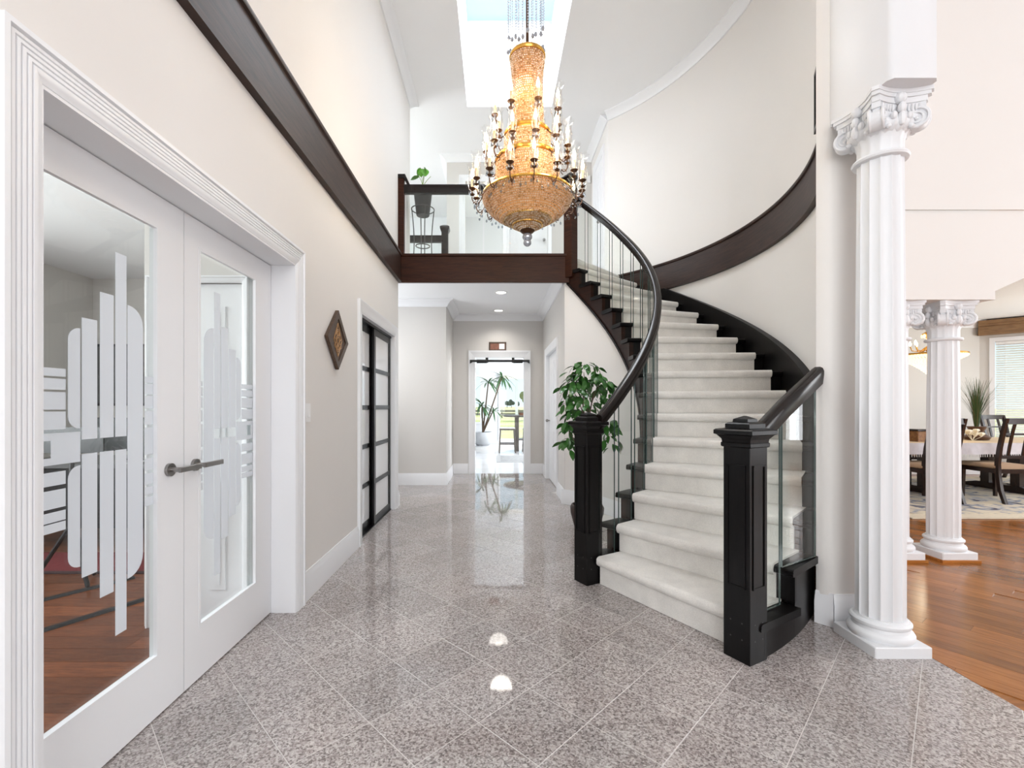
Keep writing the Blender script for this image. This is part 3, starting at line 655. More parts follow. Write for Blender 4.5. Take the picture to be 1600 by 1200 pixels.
# ================================================================== STAIRCASE
st = empty('staircase', (1.3, 3.2, 0), 'curved staircase with cream carpet, black treads and glass balustrade', 'staircase')
def frame(a): a = radians(a); return (cos(a), sin(a)), (-sin(a), cos(a))
def P3(a, rho, t, z):
    e, tn = frame(a); return (CX + rho * e[0] + t * tn[0], CY + rho * e[1] + t * tn[1], z)
def step_loft(a, prof, rhos, zt):
    return [[P3(a, rho, (t(rho) if callable(t) else t), zt + z) for t, z in prof] for rho in rhos]
R_IN, R_OUT, RC0, RC1 = 1.525, 2.80, 1.675, 2.705
tend = lambda rho: rho * math.tan(radians(DA)) + .04
for i in range(1, 17):
    a = A1 + DA * (i - 1); zt = RISE * i
    if i <= 15:
        pr = [(.012, -.030), (.008, -.040), (.012, -.050), (.024, -.055), (tend, -.055), (tend, -.014), (.024, -.014), (.014, -.018), (.009, -.026)]
        mb = MB(); mb.loft(step_loft(a, pr, (R_IN, R_IN + .006, R_OUT), zt)); mb.build('tread', M['black'], st, recalc=True)
    mb = MB(); mb.loft(step_loft(a, [(.046, -RISE), (.068, -RISE), (.068, -.052), (.046, -.052)], (1.575, 2.795), zt)); mb.build('riser', M['black'], st, smooth=False, recalc=True)
    te = tend if i <= 15 else (lambda rho: .30)
    pc = [(.030, -RISE + .001), (.030, -.066), (.014, -.066), (.003, -.058), (-.004, -.046), (-.006, -.032), (-.004, -.018), (.002, -.007), (.012, -.001), (.022, 0), (te, 0),
          (te, -.013), (.024, -.013), (.010, -.020), (.006, -.034), (.012, -.052), (.045, -.055), (.045, -RISE + .001)]
    rs = [RC0 + (RC1 - RC0) * k / 12 for k in range(13)]
    if i == 16: rs = [1.66 + (2.79 - 1.66) * k / 12 for k in range(13)]
    secs = step_loft(a, pc, rs, zt + .001)
    secs2 = []
    for sec in secs:                       # slight unevenness of the soft nosing
        secs2.append([(x + random.uniform(-.0012, .0012), y + random.uniform(-.0012, .0012), z) for x, y, z in sec])
    mb = MB(); mb.loft(secs2); mb.build('carpet', M['carpet'], st, recalc=True, angle=60)
# stringers
mb = MB()
for i in range(1, 16):
    a0, a1 = A1 + DA * (i - 1) + 1.6, A1 + DA * i + 1.6; zt = RISE * i - .05
    arcband(mb, 1.555, 1.60, a0, a1, under, zt, 4)
mb.build('stringer', M['brown2'], st, recalc=True, angle=30)
mb = MB(); arcband(mb, 1.538, 1.575, a_start - 6, 47.2, lambda a: max(under(a) - .01, 0), lambda a: max(under(a) - .01, 0) + .032, 48); mb.build('stringer_moulding', M['rail'], st, recalc=True, angle=30)
mb = MB()
for i in range(1, 4):
    a0, a1 = A1 + DA * (i - 1) + 1.6, min(A1 + DA * i + 1.6, -41.5); arcband(mb, 2.745, 2.785, a0, a1, 0, RISE * i - .05, 4)
mb.build('outer_stringer', M['black'], st, recalc=True, angle=30)
def skirt_top(a): return min(nose(a) + .21 - .13 * (a + 20) / 50, 2.815)
mb = MB(); arcband(mb, 2.80, 2.848, -41.5, 48, lambda a: max(nose(a) - .40, 0), skirt_top, 64); arcband(mb, 2.788, 2.848, -41.5, 31, lambda a: skirt_top(a) - .03, skirt_top, 64)
mb.build('wall_skirt', M['black'], st, recalc=True, angle=30)
# newel posts
def newel(rot, loc, height=1.20, h=.07, mat='black', base=0.0, label=None, panel=True):
    nw = empty('newel_post', loc); nw.parent = st; nw.rotation_euler = (0, 0, radians(rot))
    nw.location = (loc[0] - 1.3, loc[1] - 3.2, loc[2]); ORG[nw.name] = (0, 0, 0)
    if label: nw['label'] = label
    H = height
    mb = MB(); mb.bbox(-h, h, -h, h, 0, H - .13, .003); mb.build('post', M[mat], nw, smooth=False)
    mb = MB()
    sec = [(h + .003, H - .155), (h + .008, H - .150), (h + .008, H - .135), (h + .004, H - .130), (h + .006, H - .115), (h + .022, H - .095), (h + .032, H - .090), (h + .032, H - .072), (h + .026, H - .066), (h - .006, H - .060), (h - .006, H - .040), (h - .014, H - .034), (h - .030, H - .030), (h - .032, H - .016), (h - .040, H - .012), (.004, H)]
    mb.loft([[(-s_, -s_, z), (s_, -s_, z), (s_, s_, z), (-s_, s_, z)] for s_, z in sec]); mb.build('cap', M[mat if mat != 'brown' else 'rail'], nw, recalc=True, angle=20)
    if panel:
        for k in range(4):
            mb = MB(); z0, z1, w_ = .36, H - .24, h - .022; e = .008
            for (u0, u1, v0, v1) in ((-w_, -w_ + e, z0, z1), (w_ - e, w_, z0, z1), (-w_, w_, z0, z0 + e), (-w_, w_, z1 - e, z1)):
                mb.prism([(u0, -h - .005), (u1, -h - .005), (u1, -h + .002), (u0, -h + .002)], v0, v1)
            o = mb.build('panel_moulding', M[mat], nw, smooth=False); o.rotation_euler = (0, 0, k * pi / 2)
        for k in (0, 3):
            for u in (-.03, .03):
                for z in (.11, .19):
                    mb = MB(); mb.tube([(u, -h - .001, z), (u, -h + .004, z)], .0035, 8); o = mb.build('screw', M['steel'], nw); o.rotation_euler = (0, 0, k * pi / 2)
    return nw
newel(28.3, (1.247, 2.273, 0), 1.20, label='black panelled newel post at the outer foot of the stairs')
newel(28.3, (.662, 3.247, 0), 1.205, label='black panelled newel post at the inner foot of the stairs')
newel(43, (.948, 5.735, 2.86), 1.33, .062, 'brown', label='dark brown newel post at the top of the stairs', panel=False)
# main handrail
def railz(a): return 1.085 + .0266 * (a + 60)
RR = 1.655
def rail_prof(wd=.062, hh=.088):
    return [(-wd / 2 * .8, -hh / 2), (wd / 2 * .8, -hh / 2), (wd / 2 * .92, -hh * .2), (wd / 2, hh * .05), (wd / 2, hh * .25), (wd / 2 * .8, hh * .42), (wd / 2 * .4, hh / 2), (-wd / 2 * .4, hh / 2), (-wd / 2 * .8, hh * .42), (-wd / 2, hh * .25), (-wd / 2, hh * .05), (-wd / 2 * .92, -hh * .2)]
mb = MB(); rp = rail_prof(.068, .10); secs = []
for k in range(73):
    a = -58 + (44.2 + 58) * k / 72; rr = RR + .035 * sin(pi * min(1, max(0, (a + 58) / 75)))
    secs.append([cp(rr + u, a, railz(a) + v) for u, v in rp])
mb.loft(secs); mb.build('handrail', M['rail'], st, recalc=True, angle=40)
# inner glass panes, one per tread
for i in range(1, 16):
    a = A1 + DA * (i - 1); aa, ab = a + 1.2, a + 6.6; zb_ = RISE * i - .016; mb = MB(); vs = []
    for aq in (aa, ab):
        rr = RR + .035 * sin(pi * min(1, max(0, (aq + 58) / 75)))
        for dr in (-.005, .005):
            for z in (zb_, railz(aq) - .03): vs.append(cp(rr + dr, aq, z))
    mb.add(vs, [(0, 4, 5, 1), (2, 3, 7, 6)], 0); mb.add(vs, [(0, 1, 3, 2), (4, 6, 7, 5), (0, 2, 6, 4), (1, 5, 7, 3)], 1)
    mb.build('glass_pane', [M['glass'], M['gedge']], st, smooth=False)
# short outer rail with its pane
pA, pB = (1.300, 2.302), (1.862, 2.63); dL = sqrt((pB[0] - pA[0]) ** 2 + (pB[1] - pA[1]) ** 2); td = ((pB[0] - pA[0]) / dL, (pB[1] - pA[1]) / dL); nd = (-td[1], td[0])
mb = MB(); mb.loft([[(p_[0] + nd[0] * u, p_[1] + nd[1] * u, z + v) for u, v in rp] for p_, z in ((pA, 1.07), ((pA[0] + td[0] * .3, pA[1] + td[1] * .3), 1.245), (pB, 1.425))])
mb.build('handrail', M['rail'], st, recalc=True, angle=40)
for (s0, s1, zb_) in ((.02, .25, .19), (.27, dL - .03, .385)):
    mb = MB(); vs = []
    for s_ in (s0, s1):
        for dn in (-.005, .005):
            for z in (zb_, 1.05 + .565 * s_): vs.append((pA[0] + td[0] * s_ + nd[0] * dn, pA[1] + td[1] * s_ + nd[1] * dn, z))
    mb.add(vs, [(0, 4, 5, 1), (2, 3, 7, 6)], 0); mb.add(vs, [(0, 1, 3, 2), (4, 6, 7, 5), (0, 2, 6, 4), (1, 5, 7, 3)], 1)
    mb.build('glass_pane', [M['glass'], M['gedge']], st, smooth=False)
# ---- landing balustrade
lb = empty('landing_railing', (-.1, 5.73, ZUP), 'dark oak and glass railing along the landing edge', 'railing')
mb = MB(); mb.bbox(XL, XL + .075, 5.695, 5.765, ZUP, 4.10, .003); q = mb.build('post', M['brown'], lb, smooth=False)
mb = MB(); mb.prism([(XL, 4.10), (XL + .075, 4.10), (XL + .13, 3.99), (XL + .145, 4.03), (XL + .09, 4.15), (XL, 4.15)], 5.69, 5.77, axis='y'); mb.build('cap', M['rail'], q, smooth=False, recalc=True)
mb = MB(); mb.loft([[(x, 5.73 + u, 3.975 + v) for u, v in rail_prof(.07, .115)] for x in (XL + .07, .862)]); mb.build('handrail', M['rail'], lb, recalc=True)
for x0_, x1_ in ((XL + .10, -.16), (-.14, .855)):
    mb = MB(); mb.box(x0_, x1_, 5.725, 5.735, ZUP + .005, 3.93); mb.build('glass_pane', M['glass'], lb, smooth=False)
# second railing farther back upstairs
rb = empty('back_stair_railing', (-1.2, 7.6, ZUP), 'dark railing with newel post behind the landing glass', 'railing')
mb = MB(); mb.bbox(-.895, -.785, 7.54, 7.65, ZUP, 4.20, .003); q = mb.build('newel_post', M['rail'], rb, smooth=False)
mb = MB(); mb.loft([[(-.84 - s_, 7.595 - s_, z), (-.84 + s_, 7.595 - s_, z), (-.84 + s_, 7.595 + s_, z), (-.84 - s_, 7.595 + s_, z)] for s_, z in ((.058, 4.14), (.078, 4.19), (.078, 4.22), (.04, 4.25), (.01, 4.265))]); mb.build('cap', M['rail'], q, recalc=True, angle=20)
mb = MB(); mb.bbox(-3.0, -.88, 7.56, 7.63, 3.975, 4.085, .004); mb.build('handrail', M['rail'], rb, smooth=False)
mb = MB(); mb.box(-3.0, -.90, 7.59, 7.60, ZUP + .02, 3.98); mb.build('glass_pane', M['glass'], rb, smooth=False)

# ================================================================== COLUMNS
def conc(h, cut, sag, n=8):
    pts = []
    for k in range(4):
        a = k * pi / 2
        for j in range(n + 1):
            t_ = -1 + 2 * j / n; u = t_ * (h - cut); v = -h + sag * (1 - t_ * t_)
            pts.append((u * cos(a) - v * sin(a), u * sin(a) + v * cos(a)))
    return pts
def volute_pts(turns=2.1, r0=.052, n=40):
    return [((r0 * (1 - .86 * k / n)) * cos(-2 * pi * turns * k / n + pi / 2), (r0 * (1 - .86 * k / n)) * sin(-2 * pi * turns * k / n + pi / 2)) for k in range(n + 1)]
def make_column(H, label, group, wood_base=False):
    c = empty('column', (0, 0, 0), label, 'column', group)
    zb_ = 0.0
    if wood_base:
        mb = MB(); mb.bbox(-.155, .155, -.155, .155, 0, .022, .003); mb.build('wooden_base', M['oak'], c, smooth=False); zb_ = .022
    mb = MB(); mb.bbox(-.142, .142, -.142, .142, zb_, zb_ + .055, .005); mb.build('plinth', M['white'], c, smooth=False)
    z = zb_ + .055
    mb = MB(); mb.lathe([(.135, z), (.141, z + .012), (.141, z + .028), (.134, z + .040), (.122, z + .046), (.119, z + .062), (.124, z + .066), (.129, z + .074), (.129, z + .084), (.122, z + .092), (.112, z + .094), (.110, z + .104)], 48); mb.build('base_moulding', M['white'], c)
    zs = z + .100; zt = H - .30
    fl_ = lambda a: 1 - .095 * abs(sin(7 * a)) ** .6
    mb = MB(); mb.lathe([(.107, zs), (.109, zs + .02), (.109, zs + (zt - zs) * .35), (.105, zs + (zt - zs) * .7), (.100, zt)], 200, rf=fl_); mb.build('shaft', M['white'], c, angle=50)
    cap = empty('capital', (0, 0, 0)); cap.parent = c; ORG[cap.name] = (0, 0, 0)
    z = zt
    mb = MB(); mb.lathe([(.100, z - .012), (.116, z - .008), (.121, z + .002), (.116, z + .012), (.100, z + .016)], 40); mb.build('neck_ring', M['white'], cap)
    mb = MB(); mb.lathe([(.099, z), (.099, z + .075), (.108, z + .10), (.118, z + .115)], 120, rf=lambda a: 1 - .05 * abs(sin(7 * a))); mb.build('necking', M['white'], cap, angle=50)
    mb = MB(); mb.lathe([(.105, z + .10), (.128, z + .115), (.140, z + .14), (.135, z + .165), (.12, z + .175), (.11, z + .18)], 96, rf=lambda a: 1 - .06 * abs(sin(12 * a))); mb.build('echinus', M['white'], cap, angle=60)
    mb = MB(); mb.prism(conc(.128, .020, .022), z + .16, z + .235); mb.build('bell', M['white'], cap, angle=40)
    for k in range(4):
        for j in range(-6, 7):                       # row of small tongues under the abacus
            if abs(j) < 2: continue
            a = k * pi / 2; u = j * .0145; v = -.128 + .022 * (1 - (u / .108) ** 2) - .006
            mb_ = None
    mb = MB()
    for k in range(4):
        a = k * pi / 2
        for j in range(-6, 7):
            if abs(j) < 2: continue
            u = j * .0155; v = -.128 + .022 * (1 - (u / .108) ** 2) - .004
            mb.ball((u * cos(a) - v * sin(a), u * sin(a) + v * cos(a), z + .212), .0062, 6, 5, 3.0)
        v = -.122; mb.ball((-v * sin(a), v * cos(a), z + .255), .026, 10, 6, 1.1); mb.ball((-v * 1.06 * sin(a), v * 1.06 * cos(a), z + .205), .018, 8, 6, 1.5)
        v = -.130; mb.ball((-v * sin(a), v * cos(a), z + .150), .019, 8, 6, 1.9)
        for s_ in (-1, 1):
            u = s_ * .038; v = -.128; mb.ball((u * cos(a) - v * sin(a), u * sin(a) + v * cos(a), z + .165), .015, 8, 6, 1.4)
            u = s_ * .058; v = -.118; mb.ball((u * cos(a) - v * sin(a), u * sin(a) + v * cos(a), z + .118), .014, 8, 6, .8)
    mb.build('ornament', M['white'], cap)
    for k in range(4):
        a = pi / 4 + k * pi / 2; d = (cos(a), sin(a)); e = (-sin(a), cos(a)); r0 = .052
        mb = MB(); cx_, cz_ = .142, z + .155
        def V(u, w_, v): return (d[0] * (cx_ + u) + e[0] * w_, d[1] * (cx_ + u) + e[1] * w_, cz_ + v)
        ring = [(r0 * .9 * cos(2 * pi * j / 24), r0 * .9 * sin(2 * pi * j / 24)) for j in range(24)]
        mb.loft([[V(u, w_, v) for u, v in ring] for w_ in (-.024, .024)])
        for w_ in (-.026, .026):
            mb.tube([V(u, w_, v) for u, v in volute_pts()], [.0085 - .005 * j / 40 for j in range(41)], 6)
            mb.ball(V(0, w_, 0), .010, 8, 6)
        mb.loft([[V(-.055, w_, v) for w_, v in ((-.022, .055), (.022, .055), (.022, .09), (-.022, .09))], [V(.012, w_, v) for w_, v in ((-.02, .045), (.02, .045), (.02, .09), (-.02, .09))]])
        mb.loft([[V(u, w_, v) for w_, v in ((-.018, .05), (.018, .05), (.018, .085), (-.018, .085))] for u in (-.02, .035)])
        mb.build('volute', M['white'], cap, recalc=True, angle=40)
    mb = MB(); mb.prism(conc(.140, .022, .028), z + .235, z + .262); mb.prism(conc(.150, .022, .030), z + .262, z + .280); mb.prism(conc(.156, .022, .032), z + .280, H); mb.build('abacus', M['white'], cap, angle=30)
    return c
c1 = make_column(2.828, 'tall white fluted column standing at the edge of the granite floor', None); c1.location = (2.018, 2.388, 0)
c2 = make_column(2.09, 'short white fluted column fully visible by the dining room', 'short dining room columns', True); c2.location = (3.705, 3.765, 0)
c3 = copy_tree(c2); c3.location = (3.285, 3.765, 0); c3['label'] = 'short white fluted column half hidden behind the tall one'
# white beam over the tall column
mb = MB(); mb.bbox(1.90, 2.145, 2.19, 2.70, 2.828, 3.75, .022)
tag(mb.build('beam', M['white'], angle=50), 'white header beam resting on the tall column', 'beam', kind=S)

# ================================================================== DINING SIDE
mb = MB(); zc2 = 2.80
mb.prism([(2.70, 2.09), (3.945, 2.09), (3.945, 2.146), (4.30, 2.305), (5.3, 2.74), (7.6, 2.74), (8.9, 2.1), (10.4, 2.1), (10.4, ZC), (2.70, ZC)], 3.635, 3.93, axis='y')
mb.box(2.70, 3.955, 3.600, 3.635, 2.09, 2.775); mb.box(2.70, 10.4, 3.618, 3.635, 2.81, ZC)
tag(mb.build('wall_dining', M['wall'], smooth=False, recalc=True), 'beige header wall over the short columns with an angled opening', 'wall', kind=S)
mb = MB(); mb.prism([(10.6, 3.9), (10.6, 8.8), (1.9, 8.8)] + [cp(RW + .1, a)[:2] for a in range(44, -16, -4)] + [(2.72, 3.9)], 2.80, 2.86)
tag(mb.build('ceiling_dining', M['ceil'], smooth=False), 'white dining room ceiling', 'ceiling', kind=S)
mb = MB(); mb.box(2.0, 8.83, 8.30, 8.42, 0, 2.86)
tag(mb.build('wall_dining_back', M['hallwall'], smooth=False), 'greige back wall of the dining room', 'wall', kind=S)
# angled wall with the blind window: local frame along s from (8.83,8.30) towards (9.9,7.23)
ws = (8.83, 8.30); wd = (sqrt(.5), -sqrt(.5)); wnrm = (-sqrt(.5), -sqrt(.5))
def WP(s_, o, z): return (ws[0] + wd[0] * s_ + wnrm[0] * o, ws[1] + wd[1] * s_ + wnrm[1] * o, z)
def wbox(mb, s0, s1, o0, o1, z0, z1, mi=0):
    vs = [WP(s_, o, z) for z in (z0, z1) for s_, o in ((s0, o0), (s1, o0), (s1, o1), (s0, o1))]
    return mb.add(vs, [(0, 1, 2, 3), (7, 6, 5, 4), (0, 4, 5, 1), (1, 5, 6, 2), (2, 6, 7, 3), (3, 7, 4, 0)], mi)
mb = MB(); s0, s1, z0, z1 = .19, 1.35, .62, 2.40
wbox(mb, 0, s0, -.12, 0, 0, 2.86); wbox(mb, s1, 1.75, -.12, 0, 0, 2.86); wbox(mb, s0, s1, -.12, 0, 0, z0); wbox(mb, s0, s1, -.12, 0, z1, 2.86)
tag(mb.build('wall_dining_bay', M['hallwall'], smooth=False, recalc=True), 'greige angled bay wall with the blind-covered window', 'wall', kind=S)
mb = MB(); mb.box(10.07, 10.2, 3.9, 7.1, 0, .5); mb.box(10.07, 10.2, 6.7, 7.1, .5, 2.86); mb.build('wall_dining_side', M['hallwall'], smooth=False, kind=S, label='greige side wall of the dining room below its unseen open side', cat='wall')  # unseen side left open to light the dining room
wd1 = empty('window_1', WP((s0 + s1) / 2, 0, z0), 'white framed dining room window behind the blinds', 'window', kind=S)
for a, b, c_, d_ in ((s0 - .07, s0, z0 - .07, z1 + .07), (s1, s1 + .07, z0 - .07, z1 + .07), (s0, s1, z1, z1 + .07), (s0, s1, z0 - .07, z0)):
    mb = MB(); wbox(mb, a, b, -.10, .018, c_, d_); mb.build('frame', M['trim'], wd1, smooth=False, recalc=True)
mb = MB(); wbox(mb, s0, s1, -.095, -.090, z0, z1); mb.build('pane', M['glass'], wd1, smooth=False, recalc=True)
bl = empty('window_blind', WP((s0 + s1) / 2, -.04, z0), 'white horizontal slat blind in the dining room window', 'blind')
mb = MB(); wbox(mb, s0 + .01, s1 - .01, -.07, -.02, z1 - .05, z1); mb.build('headrail', M['plastic'], bl, smooth=False, recalc=True)
ns = 42
for k in range(ns):
    z = z0 + .03 + (z1 - .09 - z0) * k / (ns - 1); mb = MB()
    vs = [WP(s_, o, zz) for s_ in (s0 + .015, s1 - .015) for o, zz in ((-.062, z + .016), (-.030, z - .014), (-.029, z - .012), (-.061, z + .018))]
    mb.add(vs, [(0, 1, 2, 3), (7, 6, 5, 4), (0, 4, 5, 1), (1, 5, 6, 2), (2, 6, 7, 3), (3, 7, 4, 0)]); mb.build('slat', M['plastic'], bl, smooth=False, recalc=True)
for s_ in (s0 + .12, s1 - .12):
    mb = MB(); wbox(mb, s_, s_ + .006, -.024, -.020, z0, z1); mb.build('cord', M['plastic'], bl, smooth=False, recalc=True)
M['valance'] = wood('golden_brown_valance', (0.17, 0.085, 0.03), (0.30, 0.165, 0.065), 0.4, (1, 1, 6), 6)
va = empty('window_valance', WP(.9, 0, 2.5), 'golden brown wooden cornice above the dining room window', 'valance')
for (o0, o1, za, zb2) in ((0, .13, 2.52, 2.56), (0, .11, 2.56, 2.68), (0, .15, 2.68, 2.72), (0, .17, 2.72, 2.775)):
    mb = MB(); wbox(mb, -.02, 1.75, o0, o1, za, zb2); mb.build('board', M['valance'], va, smooth=False, recalc=True)
t = MB(); crown_line(t, (2.4, 8.30), (8.83, 8.30), (0, -1), 2.80, .12, .13); tag(t.build('trim_16', M['trim'], recalc=True), 'white crown moulding along the dining room back wall', 'crown moulding', kind=S)
b = MB(); base_line(b, (2.4, 8.30), (8.83, 8.30), (0, -1)); tag(b.build('baseboard_dining', M['trim'], recalc=True), 'white baseboard along the dining room back wall', 'baseboard', kind=S)

# ================================================================== CHANDELIER
def lamp(name, loc, power, colr, rad=.04, parent=None):
    d = bpy.data.lights.new(name, 'POINT'); d.energy = power; d.color = colr; d.shadow_soft_size = rad
    o = bpy.data.objects.new(name, d); col.objects.link(o); o.location = loc; return o
CHX, CHY = 0.253, 3.60
def bead_mat():
    m, n, l, p = newmat('amber_crystal_bead')
    p.inputs['Base Color'].default_value = (1.0, 0.86, 0.64, 1); p.inputs['Roughness'].default_value = 0.08; p.inputs['IOR'].default_value = 1.6
    p.inputs['Specular IOR Level'].default_value = 0.9
    g_ = N(n, 'ShaderNodeNewGeometry'); vz = N(n, 'ShaderNodeTexVoronoi', Scale=85.0); l.new(g_.outputs['Position'], vz.inputs['Vector'])
    sp_ = N(n, 'ShaderNodeSeparateColor'); l.new(vz.outputs['Color'], sp_.inputs[0]); c_ = N(n, 'ShaderNodeValToRGB'); l.new(sp_.outputs[0], c_.inputs[0])
    e = c_.color_ramp.elements; e[0].position = .12; e[0].color = (.34, .17, .06, 1); e[1].position = .80; e[1].color = (1, .95, .84, 1); k = e.new(.38); k.color = (.95, .70, .42, 1)
    l.new(c_.outputs[0], p.inputs['Base Color'])
    tl = N(n, 'ShaderNodeBsdfTranslucent'); tl.inputs[0].default_value = (1.0, 0.72, 0.38, 1); mx = N(n, 'ShaderNodeMixShader'); mx.inputs[0].default_value = 0.25
    o = n['Material Output']; l.new(p.outputs[0], mx.inputs[1]); l.new(tl.outputs[0], mx.inputs[2]); l.new(mx.outputs[0], o.inputs[0])
    return m
M['bead'] = bead_mat()
M['crystal'] = glassy('clear_crystal', (0.70, 0.74, 0.78), 4.0)
M['cutglass'] = plain('smoky_cut_glass', (0.42, 0.44, 0.48), 0.08, metal=0.55)
M['candle'] = plain('ivory_candle_sleeve', (0.85, 0.66, 0.40), 0.5)
M['hurricane'] = glassy('hurricane_glass', (0.975, 0.97, 0.96), 2.5)
M['liner'] = frosted('amber_gauze_liner', (0.80, 0.50, 0.24), 0.0)
ch = empty('chandelier', (CHX, CHY, ZC), 'large tiered gold crystal bead chandelier with candle lights', 'chandelier'); ORG[ch.name] = (0, 0, ZC)
def to_l(z): return z
def bead_rows(mb, prof, pitch=.0165, rb=.0086):
    # follow the profile with rings of small faceted beads
    pts = [prof[0]]; acc = 0
    L = [0]
    for (r0, z0), (r1, z1) in zip(prof[:-1], prof[1:]): L.append(L[-1] + sqrt((r1 - r0) ** 2 + (z1 - z0) ** 2))
    s_ = 0; k = 0
    while s_ <= L[-1]:
        while k < len(L) - 2 and L[k + 1] < s_: k += 1
        t_ = (s_ - L[k]) / max(1e-9, L[k + 1] - L[k]); r = prof[k][0] + t_ * (prof[k + 1][0] - prof[k][0]); z = prof[k][1] + t_ * (prof[k + 1][1] - prof[k][1])
        n = max(6, int(2 * pi * r / pitch)); ph = random.random()
        for j in range(n):
            a = 2 * pi * (j + ph) / n; q = rb * random.uniform(.8, 1.1); x, y = r * cos(a), r * sin(a)
            mb.add([(x + q, y, z), (x, y + q, z), (x - q, y, z), (x, y - q, z), (x, y, z + q * .9), (x, y, z - q * .9)],
                   [(0, 1, 4), (1, 2, 4), (2, 3, 4), (3, 0, 4), (1, 0, 5), (2, 1, 5), (3, 2, 5), (0, 3, 5)])
        s_ += pitch * random.choice((.92, 1.0, 1.0, 1.25))
tiers = [
    ('bowl', [(.060, 2.640), (.115, 2.672), (.135, 2.690), (.185, 2.715), (.240, 2.745), (.290, 2.785), (.325, 2.825), (.347, 2.865), (.352, 2.890)]),
    ('drum', [(.262, 2.915), (.252, 2.97), (.248, 3.05), (.246, 3.165)]),
    ('upper_drum', [(.200, 3.195), (.185, 3.24), (.180, 3.30), (.176, 3.375)]),
    ('shaft', [(.142, 3.40), (.128, 3.47), (.122, 3.58), (.120, 3.72), (.121, 3.84), (.126, 3.90), (.134, 3.95), (.136, 3.985)])]
for nm, pr in tiers:
    mb = MB(); bead_rows(mb, [(r, z - ZC) for r, z in pr]); o = MB.build(mb, 'bead_' + nm, M['bead'], None, smooth=False, kind='stuff'); o.parent = ch
    mb = MB(); mb.lathe([(max(r - .012, .01), z - ZC) for r, z in pr], 48, caps=False); o2 = mb.build(nm + '_liner', M['liner'], None); o2.parent = o
for r, z, hh in ((.356, 2.892, .022), (.252, 3.168, .024), (.182, 3.378, .022), (.140, 3.988, .030)):
    mb = MB(); mb.lathe([(r - .07, z - ZC), (r, z - ZC), (r + .006, z + hh * .4 - ZC), (r, z + hh - ZC), (r - .10, z + hh + .004 - ZC)], 64); o = mb.build('gold_band', M['gold'], None); o.parent = ch
for r, z in ((.190, 2.716), (.120, 2.674)):
    mb = MB(); mb.lathe([(r - .02, z - ZC), (r + .003, z - .004 - ZC), (r + .006, z + .004 - ZC), (r - .01, z + .010 - ZC)], 48); o = mb.build('gold_band', M['gold'], None); o.parent = ch
# bottom finial
mb = MB(); mb.lathe([(.006, 2.655), (.05, 2.645), (.058, 2.632), (.045, 2.618), (.020, 2.610)][::-1] and [(.020, 2.610 - ZC), (.045, 2.618 - ZC), (.058, 2.632 - ZC), (.05, 2.645 - ZC), (.006, 2.655 - ZC)], 24); o = mb.build('finial_cup', M['bronze'], None); o.parent = ch
mb = MB(); mb.ball((0, 0, 2.585 - ZC), .040, 14, 8, .8); mb.ball((0, 0, 2.540 - ZC), .032, 14, 8, .95); o = mb.build('crystal_finial', M['cutglass'], None, smooth=False); o.parent = ch
# candle arms: build one per tier, copy around
def flame_mesh():
    mb = MB(); mb.lathe([(.005, 0), (.012, .014), (.014, .028), (.010, .050), (.004, .072), (.0003, .082)], 10); return mb.mesh('flame_bulb', M['bulb'])
fm = flame_mesh()
mb = MB(); mb.lathe([(.0105, 0), (.0105, .075), (.004, .078)], 10); cm = mb.mesh('candle', M['candle'])
mb = MB(); mb.lathe([(.004, -.060), (.014, -.052), (.019, -.044), (.007, -.034), (.007, -.016), (.020, -.009), (.029, 0), (.010, .004)], 14); cup = mb.mesh('cup', M['bronze'])
mb = MB()
pr = [(.024, .0), (.034, .03), (.034, .07), (.028, .12), (.030, .15), (.042, .18), (.047, .187)]
vs = []
for k, (r, z) in enumerate(pr):
    for j in range(24): a = 2 * pi * j / 24; q = 1 + (.10 * sin(6 * a) if k >= 5 else 0); vs.append((r * q * cos(a), r * q * sin(a), z + (.006 * sin(6 * a + 1) if k >= 5 else 0)))
fs = [(k * 24 + j, k * 24 + (j + 1) % 24, (k + 1) * 24 + (j + 1) % 24, (k + 1) * 24 + j) for k in range(len(pr) - 1) for j in range(24)]
mb.add(vs, fs); hur = mb.mesh('hurricane_shade', M['hurricane'])
mb = MB()
for k in range(6):
    a = 2 * pi * k / 6; mb.tube([(.024 * cos(a), .024 * sin(a), 0), (.024 * cos(a), .024 * sin(a), -.02)], .0012, 4); mb.ball((.024 * cos(a), .024 * sin(a), -.034), .008, 6, 4, 1.8)
drop = mb.mesh('crystal_drop', M['crystal'], smooth=False)
def arm_mesh(r0, r1, dz):
    mb = MB(); pts = []
    for k in range(15):
        t_ = k / 14; x = r0 + (r1 - r0) * (t_ ** .85); z = -dz * sin(pi * t_ * .80) * 1.0 + (0 if t_ < .5 else (t_ - .5) * .02)
        pts.append((x, 0, z))
    pts[-1] = (r1, 0, pts[-1][2]); end = pts[-1][2]; pts.append((r1 + .002, 0, end + .02))
    mb.tube(pts, .0045, 6)
    mb.tube([(r1 - .03 + .022 * cos(q * .5), 0, end - .035 + .022 * sin(q * .5)) for q in range(10)], .003, 5)
    return mb.mesh('arm', M['bronze']), end
